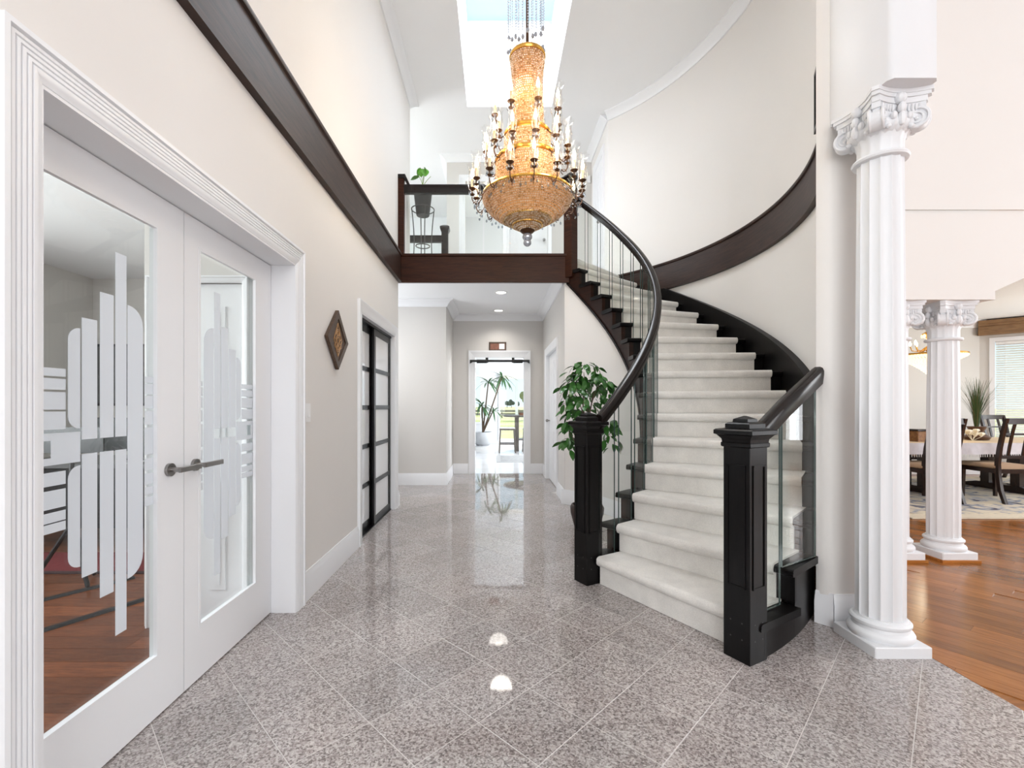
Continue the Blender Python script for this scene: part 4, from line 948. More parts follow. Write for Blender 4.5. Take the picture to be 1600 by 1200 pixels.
for n, r0, r1, zatt, dz, zc_, ph in ((16, .345, .435, 2.905, .070, 2.960, .10), (12, .245, .325, 3.175, .055, 3.235, .22), (8, .165, .262, 3.385, .05, 3.510, .30)):
    am, end = arm_mesh(r0, r1, dz)
    for k in range(n):
        a = 2 * pi * (k + ph) / n
        A = part('candle_arm', am, ch, (0, 0, zatt - ZC), (0, 0, a)); zc0 = zc_ - zatt
        part('cup', cup, A, (r1, 0, zc0)); part('candle', cm, A, (r1, 0, zc0)); part('flame_bulb', fm, A, (r1, 0, zc0 + .078)); part('hurricane_shade', hur, A, (r1, 0, zc0)); part('crystal_drop', drop, A, (r1, 0, zc0 - .006))
for (r, z, n) in ((.20, 2.80, 5), (.14, 3.04, 4), (.10, 3.28, 3), (.05, 3.6, 3)):
    lamp('chandelier_inner_light', (CHX, CHY, z + .06), 3.0 if z < 2.9 else 0.9, (1.0, 0.76, 0.46), .08)
mb = MB()
for k in range(64):
    a = 2 * pi * k / 64; r = .375 + .05 * random.random(); z = 2.84 - .05 * random.random() - ZC
    mb.ball((r * cos(a), r * sin(a), z), .0085, 6, 5, 1.5)
    mb.tube([(r * cos(a), r * sin(a), z), (.35 * cos(a), .35 * sin(a), 2.895 - ZC)], .0011, 4)
o = mb.build('hanging_crystals', M['crystal'], None, smooth=False, kind='stuff'); o.parent = ch
# crystal strings on the crown, chain, canopy
for k in range(22):
    a = 2 * pi * k / 22 + .1; L = random.choice((.60, .64, .68)); r = random.uniform(.11, .155); mb = MB(); zt_ = 4.76 - ZC
    for q in range(int(L / .022)): mb.ball((r * cos(a), r * sin(a), zt_ - q * .022), .005, 6, 4)
    mb.tube([(r * cos(a), r * sin(a), zt_), (r * cos(a), r * sin(a), zt_ - L)], .0015, 4); mb.ball((r * cos(a), r * sin(a), zt_ - L - .012), .013, 8, 6, 1.5); o = mb.build('crystal_string', M['cutglass'], None, smooth=False); o.parent = ch
mb = MB(); mb.lathe([(.03, 4.76 - ZC), (.16, 4.76 - ZC), (.165, 4.775 - ZC), (.155, 4.79 - ZC), (.02, 4.80 - ZC)], 40); o = mb.build('crown_ring', M['gold'], None); o.parent = ch
mb = MB(); mb.lathe([(.012, 4.00 - ZC), (.012, 4.70 - ZC), (.018, 4.76 - ZC)], 10); mb.lathe([(.006, 4.78 - ZC), (.006, -.05)], 8); o = mb.build('chain_rod', M['bronze'], None); o.parent = ch
mb = MB(); mb.lathe([(.008, -.09), (.05, -.06), (.085, -.02), (.09, 0)], 28); o = mb.build('ceiling_canopy', M['gold'], None); o.parent = ch
WARM = (1.0, 0.70, 0.36)
for dz in (2.93, 3.19, 3.40):
    for k in range(3):
        a = 2 * pi * k / 3 + dz; lamp('chandelier_bulb_light', (CHX + .50 * cos(a), CHY + .50 * sin(a), dz + .10), 3.0, (1.0, 0.93, 0.84), .08)

# ================================================================== LIGHT FITTINGS, PLAQUES, SMALL WALL THINGS
def downlight(x, y, z, label, power=9, r=.075):
    d = empty('recessed_light', (x, y, z), label, 'ceiling light', 'recessed ceiling lights')
    mb = MB(); mb.lathe([(r + .022, z), (r + .022, z - .004), (r, z - .008), (r - .004, z - .002)], 28, (x, y, 0), caps=False); mb.build('ring', M['plastic'], d)
    mb = MB(); mb.lathe([(.0005, z - .003), (r, z - .003)], 28, (x, y, 0), caps=False); mb.build('lens', M['down'], d)
    s_ = bpy.data.lights.new('recessed_light_lamp', 'SPOT'); s_.energy = power; s_.spot_size = radians(140); s_.spot_blend = .8; s_.shadow_soft_size = .16; s_.color = (1, .95, .88)
    o = bpy.data.objects.new('recessed_light_lamp', s_); col.objects.link(o); o.location = (x, y, z - .02)
downlight(.085, 6.70, 2.92, 'recessed hall light nearer the landing edge', 28)
downlight(.056, 7.97, 2.92, 'recessed hall light nearer the kitchen doorway', 30)
# diamond plaque on the left wall
M['plaque'] = wood('carved_dark_wood', (0.035, 0.018, 0.010), (0.11, 0.065, 0.04), 0.45, (6, 6, 2), 14)
M['carve'] = plain('gold_brown_carving', (0.42, 0.24, 0.11), 0.4, noise=0.25, nscale=40)
dp = empty('diamond_plaque', (XL, 3.46, 1.75), 'dark carved diamond plaque hanging on the left wall', 'plaque')
def dia(hy, hz, x0_, x1_, mb): mb.prism([(3.46 - hy, 1.75), (3.46, 1.75 - hz), (3.46 + hy, 1.75), (3.46, 1.75 + hz)], x0_, x1_, axis='x')
mb = MB(); dia(.225, .225, XL + .004, XL + .022, mb); mb.build('board', M['plaque'], dp, smooth=False, recalc=True)
mb = MB()
fr_o = [(3.46 - .225, 1.75), (3.46, 1.75 - .225), (3.46 + .225, 1.75), (3.46, 1.75 + .225)]; fr_i = [(3.46 - .165, 1.75), (3.46, 1.75 - .165), (3.46 + .165, 1.75), (3.46, 1.75 + .165)]
for k in range(4):
    mb.prism([fr_o[k], fr_o[(k + 1) % 4], fr_i[(k + 1) % 4], fr_i[k]], XL + .022, XL + .030, axis='x')
mb.build('frame', M['plaque'], dp, smooth=False, recalc=True)
mb = MB(); xx = XL + .024
for rr_, zz in ((.030, 1.80), (.040, 1.745), (.028, 1.69)):
    for q in (1.0, .55): mb.tube([(xx, 3.46 + rr_ * q * cos(2 * pi * j / 16), zz + rr_ * q * sin(2 * pi * j / 16)) for j in range(16)], .0035, 5, closed=True)
for s_ in (-1, 1):
    mb.tube([(xx, 3.46 + s_ * (.085 - .085 * abs(t_)) , 1.75 + t_ * .125) for t_ in [j / 10 - 1 for j in range(21)]], .004, 5)
    mb.tube([(xx, 3.46 + s_ * (.055 + .02 * sin(j * 1.2)), 1.75 + (j - 5) * .013) for j in range(11)], .003, 5)
mb.build('carving', M['carve'], dp)
# switch plate
sp = empty('light_switch', (XL, 2.93, 1.20), 'white double light switch plate beside the glass doors', 'light switch')
mb = MB(); mb.box(XL, XL + .006, 2.872, 2.992, 1.145, 1.265); mb.build('plate', M['plastic'], sp, smooth=False)
for yy in (2.905, 2.955):
    mb = MB(); mb.prism([(XL + .006, 1.175), (XL + .013, 1.18), (XL + .008, 1.235), (XL + .006, 1.235)], yy - .018 + .002, yy + .018, axis='y'); mb.build('rocker', M['plastic'], sp, smooth=False, recalc=True)
sp = empty('light_switch', (-.778, 7.95, 1.2), 'small white light switch on the hall corner wall', 'light switch')
mb = MB(); mb.box(-.778, -.772, 7.915, 7.985, 1.22, 1.335); mb.build('plate', M['plastic'], sp, smooth=False)
mb = MB(); mb.box(-.772, -.767, 7.935, 7.965, 1.25, 1.305); mb.build('rocker', M['plastic'], sp, smooth=False)
# framed plaque above the kitchen doorway
fp = empty('framed_plaque', (.04, 8.38, 2.34), 'small brown framed plaque above the kitchen doorway', 'picture')
mb = MB()
for a in ((-.118, .200, 2.262, 2.284), (-.118, .200, 2.400, 2.422), (-.118, -.096, 2.284, 2.40), (.178, .200, 2.284, 2.40)): mb.box(a[0], a[1], 8.362, 8.383, a[2], a[3])
mb.build('frame', M['plaque'], fp, smooth=False)
mb = MB(); mb.box(-.096, .178, 8.374, 8.383, 2.284, 2.40); mb.build('picture', plain('reddish_brown_print', (0.22, 0.08, 0.045), 0.4, noise=0.6, nscale=25), fp, smooth=False)
mb = MB(); mb.box(.07, .168, 8.371, 8.374, 2.292, 2.392); mb.build('white_patch', M['plastic'], fp, smooth=False)
# pull-up bar across the kitchen doorway
pb = empty('pull_up_bar', (.08, 8.33, 2.05), 'black doorway pull-up bar with foam grips above the kitchen doorway', 'exercise bar')
z = 2.070; yv = 8.325
mb = MB(); mb.tube([(-.46, yv, z), (.62, yv, z)], .021, 12); mb.build('bar', M['blackplastic'], pb)
for a, b in ((-.34, -.155), (.325, .50)):
    mb = MB(); mb.tube([(a, yv - .005, z - .008), (b, yv - .005, z - .008)], .034, 14); mb.build('grip', M['blackplastic'], pb)
for xx in (-.155, .325):
    mb = MB(); mb.bbox(xx - .024, xx + .024, yv - .02, yv + .05, z - .03, z + .06, .004); mb.build('bracket', M['blackplastic'], pb, smooth=False)
for xx, d in ((-.455, -1), (.615, 1)):
    mb = MB(); mb.loft([[(xx, yv + .02 * u, z + .014 * v) for u, v in ((-1, -1), (1, -1), (1, 1), (-1, 1))], [(xx + d * -.10, yv + .02 * u, z - .004 + .01 * v) for u, v in ((-1, -1), (1, -1), (1, 1), (-1, 1))]])
    mb.loft([[(xx + d * .01, yv + .03 * u, z - .015 + .032 * v) for u, v in ((-1, -1), (1, -1), (1, 1), (-1, 1))], [(xx - d * .05, yv + .02 * u, z + .012 * v) for u, v in ((-1, -1), (1, -1), (1, 1), (-1, 1))]]); mb.build('end_pad', M['blackplastic'], pb, recalc=True, smooth=False)
# motion sensor upstairs, thin dark picture on the curved wall
ms = empty('motion_sensor', (1.60, yb, 5.1), 'small white motion sensor on the upstairs wall', 'sensor')
mb = MB(); mb.bbox(1.60, 1.655, 7.905, 7.95, 5.13, 5.25, .008); mb.build('body', M['plastic'], ms)
mb = MB(); mb.box(1.612, 1.643, 7.90, 7.906, 5.14, 5.18); mb.build('lens', M['gloss'], ms, smooth=False)
pf = empty('framed_picture', cp(RW, -20.5, 3.5), 'thin dark framed picture seen edge-on high on the curved wall', 'picture')
mb = MB(); e, tn = frame(-27.6)
def PP(u, o, z): q = cp(RW - .012 - o, -27.6, z); return (q[0] + tn[0] * u, q[1] + tn[1] * u, z)
def pbox(mb, u0, u1, o0, o1, z0, z1): mb.add([PP(u, o, z) for z in (z0, z1) for u, o in ((u0, o0), (u1, o0), (u1, o1), (u0, o1))], [(0, 1, 2, 3), (7, 6, 5, 4), (0, 4, 5, 1), (1, 5, 6, 2), (2, 6, 7, 3), (3, 7, 4, 0)])
for a in ((-.15, .15, 3.30, 3.33), (-.15, .15, 3.72, 3.75), (-.15, -.12, 3.33, 3.72), (.12, .15, 3.33, 3.72)): pbox(mb, a[0], a[1], 0, .03, a[2], a[3])
mb.build('frame', M['black'], pf, smooth=False, recalc=True)
mb = MB(); pbox(mb, -.12, .12, .002, .012, 3.33, 3.72); mb.build('picture', M['hallwall'], pf, smooth=False, recalc=True)

# ================================================================== PLANTS
def leaf_mesh(L, W, name, mat, fold=.15, droop=.25, seg=4):
    mb = MB(); vs = []
    for k in range(seg + 1):
        t_ = k / seg; w_ = W * sin(pi * min(1, (t_ * .93 + .05))) ** .8; z = -droop * L * t_ * t_; x = L * t_
        vs += [(x, -w_, z + fold * w_), (x, 0, z), (x, w_, z + fold * w_)]
    fs = []
    for k in range(seg):
        for j in range(2): fs.append((k * 3 + j, k * 3 + 3 + j, k * 3 + 4 + j, k * 3 + 1 + j))
    mb.add(vs, fs); return mb.mesh(name, mat, angle=80)
# ficus
FX, FY = 0.93, 4.62
fc = empty('potted_ficus', (FX, FY, 0), 'bushy green ficus tree in a dark pot behind the inner newel post', 'plant')
mb = MB(); mb.lathe([(.10, 0), (.125, .02), (.165, .16), (.17, .22), (.155, .25), (.14, .25), (.14, .22), (.005, .22)], 28, (FX, FY, 0)); mb.build('pot', plain('dark_brown_wicker', (0.035, 0.018, 0.013), 0.5, noise=0.4, nscale=50), fc)
mb = MB(); mb.lathe([(.0005, .225), (.145, .225)], 20, (FX, FY, 0), caps=False); mb.build('soil', M['soil'], fc)
rnd = random.Random(11); trunks = []
for k in range(3):
    a = k * 2.1; pts = [(FX + .03 * cos(a) + .05 * sin(q * 1.3 + a) * q / 6, FY + .03 * sin(a) + .05 * cos(q * 1.1 + a) * q / 6, .2 + q * .20) for q in range(7)]
    mb = MB(); mb.tube(pts, [.013 - .0012 * q for q in range(7)], 7); mb.build('trunk', M['bark'], fc)
lm = [leaf_mesh(.098, .027, 'leaf', M['leaf']), leaf_mesh(.088, .025, 'leaf', M['leaf'], .2, .35), leaf_mesh(.105, .028, 'leaf', M['leaf'], .1, .45)]
clumps = [(-.03, 0, 1.62, .19, .13, 60), (.13, .0, 1.47, .16, .17, 54), (-.15, -.03, 1.42, .15, .15, 46), (-.04, -.05, 1.24, .26, .13, 52), (-.20, -.04, .97, .11, .22, 42), (.25, -.04, .95, .12, .18, 40)]
nl = 0
for cx_, cy_, cz_, rx, rz, n in clumps:
    cx_, cy_, cz_, rx, rz = cx_ * .92 - .01, cy_ * .92 - .02, 1.25 + (cz_ - 1.25) * .92, rx * .88, rz * .92
    br = MB(); br.tube([(FX, FY, max(.5, cz_ - .35)), (FX + cx_ * .5, FY + cy_ * .5, cz_ - .15), (FX + cx_, FY + cy_, cz_)], [.006, .005, .003], 5); br.build('branch', M['bark'], fc)
    for k in range(n):
        while True:
            d = [rnd.uniform(-1, 1) for _ in range(3)]; q = sum(v * v for v in d)
            if .15 < q < 1: break
        p_ = (cx_ + d[0] * rx, cy_ + d[1] * rx * .85, cz_ + d[2] * rz)
        yaw = atan2(d[1], d[0]) + rnd.uniform(-.8, .8)
        part('leaf', lm[rnd.randrange(3)], fc, p_, (rnd.uniform(-.7, .7), rnd.uniform(.1, 1.15), yaw), (rnd.uniform(.85, 1.2),) * 3)
# wire stand and potted plant on the landing
SX_, SY_ = -1.0, 6.28
ps = empty('plant_stand', (SX_, SY_, ZUP), 'black wire plant stand behind the landing railing', 'plant stand')
zr = 3.955
for rr_, z in ((.155, zr), (.095, ZUP + .30)):
    mb = MB(); mb.tube([(SX_ + rr_ * cos(2 * pi * j / 32), SY_ + rr_ * sin(2 * pi * j / 32), z) for j in range(32)], .008, 6, closed=True); mb.build('ring', M['steel'], ps)
for k in range(4):
    a = 2 * pi * k / 4 + .35; pts = []
    for q in range(13):
        t_ = q / 12; r = .095 + .06 * t_ ** 1.6 + .055 * (1 - t_) ** 3; pts.append((SX_ + r * cos(a), SY_ + r * sin(a), ZUP + (zr - ZUP) * t_))
    mb = MB(); mb.tube(pts, .007, 6); mb.build('leg', M['steel'], ps)
pp = empty('potted_plant', (SX_, SY_, zr - .06), 'small green plant in a dark pot on the wire stand', 'plant')
mb = MB(); zb_ = zr - .085; mb.lathe([(.085, zb_), (.09, zb_ + .01), (.128, zb_ + .33), (.138, zb_ + .345), (.138, zb_ + .37), (.118, zb_ + .37), (.115, zb_ + .34), (.005, zb_ + .34)], 28, (SX_, SY_, 0)); mb.build('pot', plain('charcoal_pot', (0.030, 0.032, 0.034), 0.5), pp)
zt_ = zb_ + .35
mb = MB(); mb.lathe([(.03, zt_ - .01), (.034, zt_ + .06), (.026, zt_ + .075), (.005, zt_ + .075)], 14, (SX_, SY_, 0)); mb.build('inner_pot', plain('terracotta', (0.33, 0.13, 0.07), 0.7), pp)
for (dx, dz, ang) in ((-.03, .20, 2.8), (.015, .22, .3), (-.05, .13, 3.0), (.11, .13, .1), (.03, .21, 1.2)):
    mb = MB(); mb.tube([(SX_, SY_, zt_ + .06), (SX_ + dx * .5, SY_, zt_ + .06 + dz * .6), (SX_ + dx, SY_ - .01, zt_ + .06 + dz)], .004, 5); mb.build('stem', plain('pale_stem', (0.25, 0.36, 0.12), 0.5), pp)
bigleaf = leaf_mesh(.125, .055, 'leaf', plain('bright_leaf', (0.10, 0.30, 0.03), 0.35, noise=0.2), .1, .2)
for (dx, dz, rz, ry) in ((-.03, .31, 2.9, 1.0), (.015, .32, .2, 1.1), (-.05, .19, 3.2, .2), (.03, .30, -1.4, 1.1), (-.015, .30, -1.7, 1.2)):
    part('leaf', bigleaf, pp, (dx, 0, zt_ + dz - (zr - .06) ), (0, ry, rz))

# ================================================================== DINING FURNITURE
M['cherry'] = wood('dark_cherry_wood', (0.010, 0.005, 0.004), (0.030, 0.013, 0.009), 0.22, (4, 4, 1), 8)
M['cushion'] = plain('tan_seat_fabric', (0.42, 0.29, 0.19), 0.8, noise=0.12, nscale=40)
def rug_mat():
    m, n, l, p = newmat('patterned_wool_rug'); g_ = N(n, 'ShaderNodeNewGeometry'); a = N(n, 'ShaderNodeTexNoise', Scale=4.0, Detail=6.0, Distortion=1.8); b_ = N(n, 'ShaderNodeTexVoronoi', Scale=7.0)
    l.new(g_.outputs['Position'], a.inputs['Vector']); l.new(g_.outputs['Position'], b_.inputs['Vector']); c = N(n, 'ShaderNodeValToRGB'); e = c.color_ramp.elements
    e[0].position = .32; e[0].color = (.06, .05, .07, 1); e[1].position = .62; e[1].color = (.62, .55, .43, 1); k = e.new(.42); k.color = (.28, .30, .36, 1); k = e.new(.5); k.color = (.55, .48, .38, 1)
    l.new(a.outputs['Fac'], c.inputs[0]); l.new(c.outputs[0], p.inputs['Base Color']); p.inputs['Roughness'].default_value = .95
    return m
rg = empty('dining_rug', (6.6, 6.5, 0), 'large cream and grey patterned rug under the dining table', 'rug')
RM = rug_mat()
mb = MB(); mb.box(4.6, 9.2, 5.02, 7.95, .001, .014); mb.build('border', plain('cream_rug_border', (0.62, 0.54, 0.42), 0.95, noise=0.15, nscale=30), rg, smooth=False)
mb = MB(); mb.box(4.78, 9.02, 5.20, 7.77, .014, .018); mb.build('field', RM, rg, smooth=False)
def dining_chair(label):
    # seat faces +y; back posts at -y
    c = empty('dining_chair', (0, 0, 0), label, 'chair', 'dining chairs around the table')
    for s_ in (-1, 1):
        x = s_ * .205; secs = []
        for (y, z, hw) in ((-.31, 0, .020), (-.255, .16, .022), (-.225, .36, .024), (-.22, .50, .024), (-.245, .70, .022), (-.29, .92, .020), (-.325, 1.07, .018)):
            secs.append([(x - .018, y - hw, z), (x + .018, y - hw, z), (x + .018, y + hw, z), (x - .018, y + hw, z)])
        mb = MB(); mb.loft(secs); mb.build('leg', M['cherry'], c, recalc=True, angle=50)
        mb = MB(); mb.loft([[(s_ * .215 + dx * q, .22 + dy * q, z) for dx, dy in ((-1, -1), (1, -1), (1, 1), (-1, 1))] for z, q in ((0, .015), (.42, .024))]); mb.build('leg', M['cherry'], c, recalc=True, angle=50)
    mb = MB(); mb.box(-.225, .225, -.225, .245, .37, .425); mb.build('seat_frame', M['cherry'], c, smooth=False)
    mb = MB(); mb.loft([[(-w_, -.21, z), (w_, -.21, z), (w_ + .015, .25, z), (-w_ - .015, .25, z)] for w_, z in ((.21, .425), (.225, .44), (.225, .462), (.20, .478), (.15, .482))]); mb.build('cushion', M['cushion'], c, recalc=True, angle=60)
    for (z0, z1, y0) in ((1.00, 1.075, -.318), (.86, .885, -.272), (.56, .60, -.228)):
        mb = MB(); mb.box(-.20, .20, y0 - .012, y0 + .012, z0, z1); mb.build('back_rail', M['cherry'], c, smooth=False)
    for x in (-.09, .09):
        mb = MB(); mb.loft([[(x - .016, y - .008, z), (x + .016, y - .008, z), (x + .016, y + .008, z), (x - .016, y + .008, z)] for y, z in ((-.228, .58), (-.25, .72), (-.285, .90), (-.315, 1.02))]); mb.build('slat', M['cherry'], c, recalc=True)
    return c
d0 = dining_chair('dark dining chair with its back to the camera at the photo edge'); d0.location = (6.60, 6.0, .018); d0.rotation_euler = (0, 0, radians(-2))
for (x, y, rz, lb_) in ((5.65, 6.0, 1, 'dark dining chair with its back just beside the visible short column'),
                        (6.80, 7.55, 178, 'dark dining chair across the table behind the wooden box'), (8.55, 7.50, 183, 'dark dining chair across the table in front of the blinds')):
    q = copy_tree(d0); q.location = (x, y, .018); q.rotation_euler = (0, 0, radians(rz)); q['label'] = lb_
tb = empty('dining_table', (6.6, 6.65, 0), 'long dark dining table with thick pedestal legs', 'table')
mb = MB(); mb.bbox(5.05, 8.35, 6.12, 7.18, .70, .745, .006); mb.build('top', M['cherry'], tb, smooth=False)
mb = MB(); mb.box(5.20, 8.20, 6.24, 7.06, .60, .70); mb.build('apron', M['cherry'], tb, smooth=False)
for x in (6.12, 7.45):
    ped = empty('pedestal', (0, 0, 0)); ped.parent = tb; ORG[ped.name] = org(tb)
    for yy in (6.45, 6.85):
        mb = MB(); mb.box(x - .09, x + .09, yy - .06, yy + .06, .09, .60); mb.build('pillar', M['cherry'], ped, smooth=False)
    mb = MB(); mb.box(x - .06, x + .06, 6.51, 6.79, .30, .36); mb.build('crossbar', M['cherry'], ped, smooth=False)
    mb = MB(); mb.prism([(6.15, .019), (7.15, .019), (7.13, .07), (6.95, .11), (6.35, .11), (6.17, .07)], x - .11, x + .11, axis='x'); mb.build('foot', M['cherry'], ped, smooth=False)
# cloth with scalloped fringe
cl = empty('tablecloth', (6.6, 6.65, .75), 'pale embroidered tablecloth with a fringed hem on the dining table', 'tablecloth')
M['cloth'] = plain('pale_lilac_cloth', (0.60, 0.57, 0.60), 0.85, noise=0.18, nscale=14)
M['gclothtop'] = plain('tan_cloth_centre', (0.60, 0.47, 0.32), 0.85, noise=0.2, nscale=10)
mb = MB(); n = 90; X0, X1, Y0, Y1 = 5.03, 8.37, 6.095, 7.205
ring = []
for k in range(n): ring.append((X0 + (X1 - X0) * k / n, Y0))
for k in range(30): ring.append((X1, Y0 + (Y1 - Y0) * k / 30))
for k in range(n): ring.append((X1 - (X1 - X0) * k / n, Y1))
for k in range(30): ring.append((X0, Y1 - (Y1 - Y0) * k / 30))
cxm, cym = (X0 + X1) / 2, (Y0 + Y1) / 2
def sk(k, amt): x, y = ring[k]; o = amt * (.5 + .5 * sin(k * .55)); return (x + (o if x >= X1 else (-o if x <= X0 else 0)), y + (o if y >= Y1 else (-o if y <= Y0 else 0)))
secs = [[(*sk(k, 0), .752) for k in range(len(ring))], [(*sk(k, .012), .70) for k in range(len(ring))], [(*sk(k, .03), .60) for k in range(len(ring))]]
mb.loft(secs, cap=False); mb.build('skirt', M['cloth'], cl, recalc=True, angle=70)
mb = MB(); mb.box(X0, X1, Y0, Y1, .746, .753); mb.build('top', M['gclothtop'], cl, smooth=False)
mb = MB()
for k in range(0, len(ring)): x, y = sk(k, .03); mb.tube([(x, y, .60), (x, y, .565)], .006, 4)
mb.build('fringe', M['plastic'], cl, kind='stuff')
bx_ = empty('wooden_box', (5.95, 6.35, .753), 'carved amber wooden box on the dining table', 'box')
mb = MB(); mb.bbox(5.83, 6.07, 6.28, 6.44, .753, .90, .008); mb.build('body', wood('amber_carved_wood', (.16, .06, .015), (.36, .17, .05), .4, (1, 1, 1), 30), bx_, smooth=False)
mb = MB(); mb.bbox(5.82, 6.08, 6.27, 6.45, .90, .925, .006); mb.build('lid', M['cherry'], bx_, smooth=False)
gp = empty('grass_plant', (7.0, 6.62, .753), 'tall spiky green grass plant in a bronze bowl on the dining table', 'plant')
mb = MB(); mb.lathe([(.10, .754), (.13, .76), (.15, .80), (.10, .84), (.07, .87), (.10, .93), (.105, .95), (.085, .95), (.01, .93)], 24, (7.0, 6.62, 0)); mb.build('bowl', plain('bronze_bowl', (.10, .05, .03), .3, metal=.3), gp)
rnd = random.Random(5); gm = [plain('green_blade', (.035, .075, .02), .5, noise=.3), plain('tan_blade', (.10, .085, .03), .5, noise=.3)]
mb = MB()
for k in range(150):
    a = rnd.uniform(0, 2 * pi); out = rnd.uniform(.02, .33) * (.5 + .5 * rnd.random()); hgt = rnd.uniform(.55, .90) - out * .4; w_ = .006; e = (-sin(a) * w_, cos(a) * w_); mi = 1 if rnd.random() < .35 else 0
    ps_ = [(7.0 + cos(a) * (.02 + out * t_ ** 2), 6.62 + sin(a) * (.02 + out * t_ ** 2), .93 + hgt * t_ * (1 - .12 * t_)) for t_ in (0, .35, .7, 1)]
    vs = []
    for q, p_ in enumerate(ps_): f_ = 1 - .85 * (q / 3); vs += [(p_[0] - e[0] * f_, p_[1] - e[1] * f_, p_[2]), (p_[0] + e[0] * f_, p_[1] + e[1] * f_, p_[2])]
    mb.add(vs, [(0, 1, 3, 2), (2, 3, 5, 4), (4, 5, 7, 6)], mi)
mb.build('grass_blades', gm, gp, kind='stuff')
fw = empty('white_flowers', (6.78, 6.5, .753), 'cluster of white flowers beside the grass plant', 'flowers')
for k in range(7):
    a = k * 2.4; r_ = .02 + .014 * k; mb = MB(); x, y, z = 6.78 + r_ * cos(a), 6.45 + r_ * sin(a) * .6, .84 + .05 * ((k * 37) % 5) / 4
    mb.lathe([(.004, z - .03), (.02, z - .01), (.036, z + .01), (.030, z + .03), (.012, z + .036), (.001, z + .03)], 12, (x, y, 0), rf=lambda t_: 1 + .18 * sin(5 * t_)); mb.tube([(x, y, z - .03), (6.78, 6.47, .753)], .003, 5); mb.build('flower', plain('cream_petal', (.85, .80, .66), .6), fw)
# dining chandelier
dcx, dcy = 6.22, 6.5
dc = empty('dining_chandelier', (dcx, dcy, 2.8), 'glowing crystal basket chandelier over the dining table', 'chandelier')
M['glow'] = emis('lit_crystal', (1.0, 0.84, 0.56), 0.75)
pr = [(.05, 1.72), (.12, 1.79), (.20, 1.85), (.28, 1.90), (.36, 1.945), (.38, 1.965)]
mb = MB()
for (r, z) in [(pr[i][0] + (pr[i + 1][0] - pr[i][0]) * t_, pr[i][1] + (pr[i + 1][1] - pr[i][1]) * t_) for i in range(5) for t_ in (0, .33, .66)]:
    nn = max(6, int(2 * pi * r / .035))
    for j in range(nn): a = 2 * pi * j / nn + z * 40; mb.ball((dcx + r * cos(a), dcy + r * sin(a), z), .014, 6, 4)
mb.build('bead_basket', M['glow'], dc, smooth=False, kind='stuff')
mb = MB(); mb.lathe([(.375, 1.965), (.39, 1.97), (.385, 1.99), (.36, 1.985)], 40, (dcx, dcy, 0)); mb.build('rim', M['gold'], dc)
mb = MB(); mb.lathe([(.02, 1.98), (.06, 2.05), (.02, 2.12), (.05, 2.22), (.10, 2.28), (.03, 2.33), (.008, 2.36), (.008, 2.78), (.06, 2.80)], 20, (dcx, dcy, 0)); mb.build('stem', M['gold'], dc)
for k in range(8):
    a = 2 * pi * k / 8; mb = MB(); mb.tube([(dcx + r_ * cos(a), dcy + r_ * sin(a), z) for r_, z in ((.04, 2.10), (.12, 2.03), (.20, 2.05), (.22, 2.12))], .007, 6); A = mb.build('arm', M['gold'], dc)
    mb = MB(); mb.lathe([(.006, 2.12), (.014, 2.14), (.010, 2.17), (.001, 2.19)], 8, (dcx + .22 * cos(a), dcy + .22 * sin(a), 0)); mb.build('bulb', M['bulb'], A)
    mb = MB(); mb.ball((dcx + .09 * cos(a), dcy + .09 * sin(a), 2.25), .018, 6, 5, 1.6); mb.build('crystal', M['glow'], A, smooth=False)
lamp('dining_chandelier_light', (dcx, dcy, 1.60), 8, (1, .85, .62), .15)

# ================================================================== KITCHEN BEYOND THE HALL
def ktile():
    m, n, l, p = newmat('white_kitchen_tile'); g_ = N(n, 'ShaderNodeNewGeometry'); b_ = N(n, 'ShaderNodeTexBrick'); b_.offset = 0
    b_.inputs['Color1'].default_value = (.74, .74, .75, 1); b_.inputs['Color2'].default_value = (.72, .72, .73, 1); b_.inputs['Mortar'].default_value = (.42, .42, .42, 1)
    b_.inputs['Scale'].default_value = 1.0; b_.inputs['Mortar Size'].default_value = .008; b_.inputs['Brick Width'].default_value = .6; b_.inputs['Row Height'].default_value = .6
    l.new(g_.outputs['Position'], b_.inputs['Vector']); l.new(b_.outputs[0], p.inputs['Base Color']); p.inputs['Roughness'].default_value = .15
    return m
mb = MB(); mb.box(-4, 4, 8.40, 15.1, -.2, 0.0); tag(mb.build('floor_kitchen', ktile(), smooth=False), 'glossy white tiled kitchen floor beyond the doorway', 'floor', kind=S)
mb = MB(); mb.box(-4, 4, 8.52, 15.2, 2.75, 2.8); tag(mb.build('ceiling_kitchen', M['ceil'], smooth=False), 'white kitchen ceiling beyond the doorway', 'ceiling', kind=S)
mb = MB(); KY = 15.0
for a in ((-4, -1.9, 0, 2.75), (-1.9, -.443, 0, .66), (-1.9, -.443, 2.26, 2.75), (-.443, .10, 0, 2.75), (.10, 1.9, 2.32, 2.75), (.10, 1.9, 0, .10), (1.9, 4, 0, 2.75)): mb.box(a[0], a[1], KY, KY + .12, a[2], a[3])
tag(mb.build('wall_kitchen_back', M['white'], smooth=False), 'white kitchen wall with windows onto the field', 'wall', kind=S)
mb = MB(); mb.box(-4.1, -4, 8.52, 15.1, 0, 2.75); tag(mb.build('wall_kitchen_left', M['white'], smooth=False), 'white kitchen side wall', 'wall', kind=S)
mb = MB(); mb.box(4.0, 4.1, 8.52, 10.0, 0, 2.75); mb.box(4.0, 4.1, 14.0, 15.1, 0, 2.75); mb.box(4.0, 4.1, 10.0, 14.0, 0, .6); tag(mb.build('wall_kitchen_right', M['white'], smooth=False), 'white kitchen side wall with a wide unseen opening for light', 'wall', kind=S)  # unseen side left open to let light into the kitchen
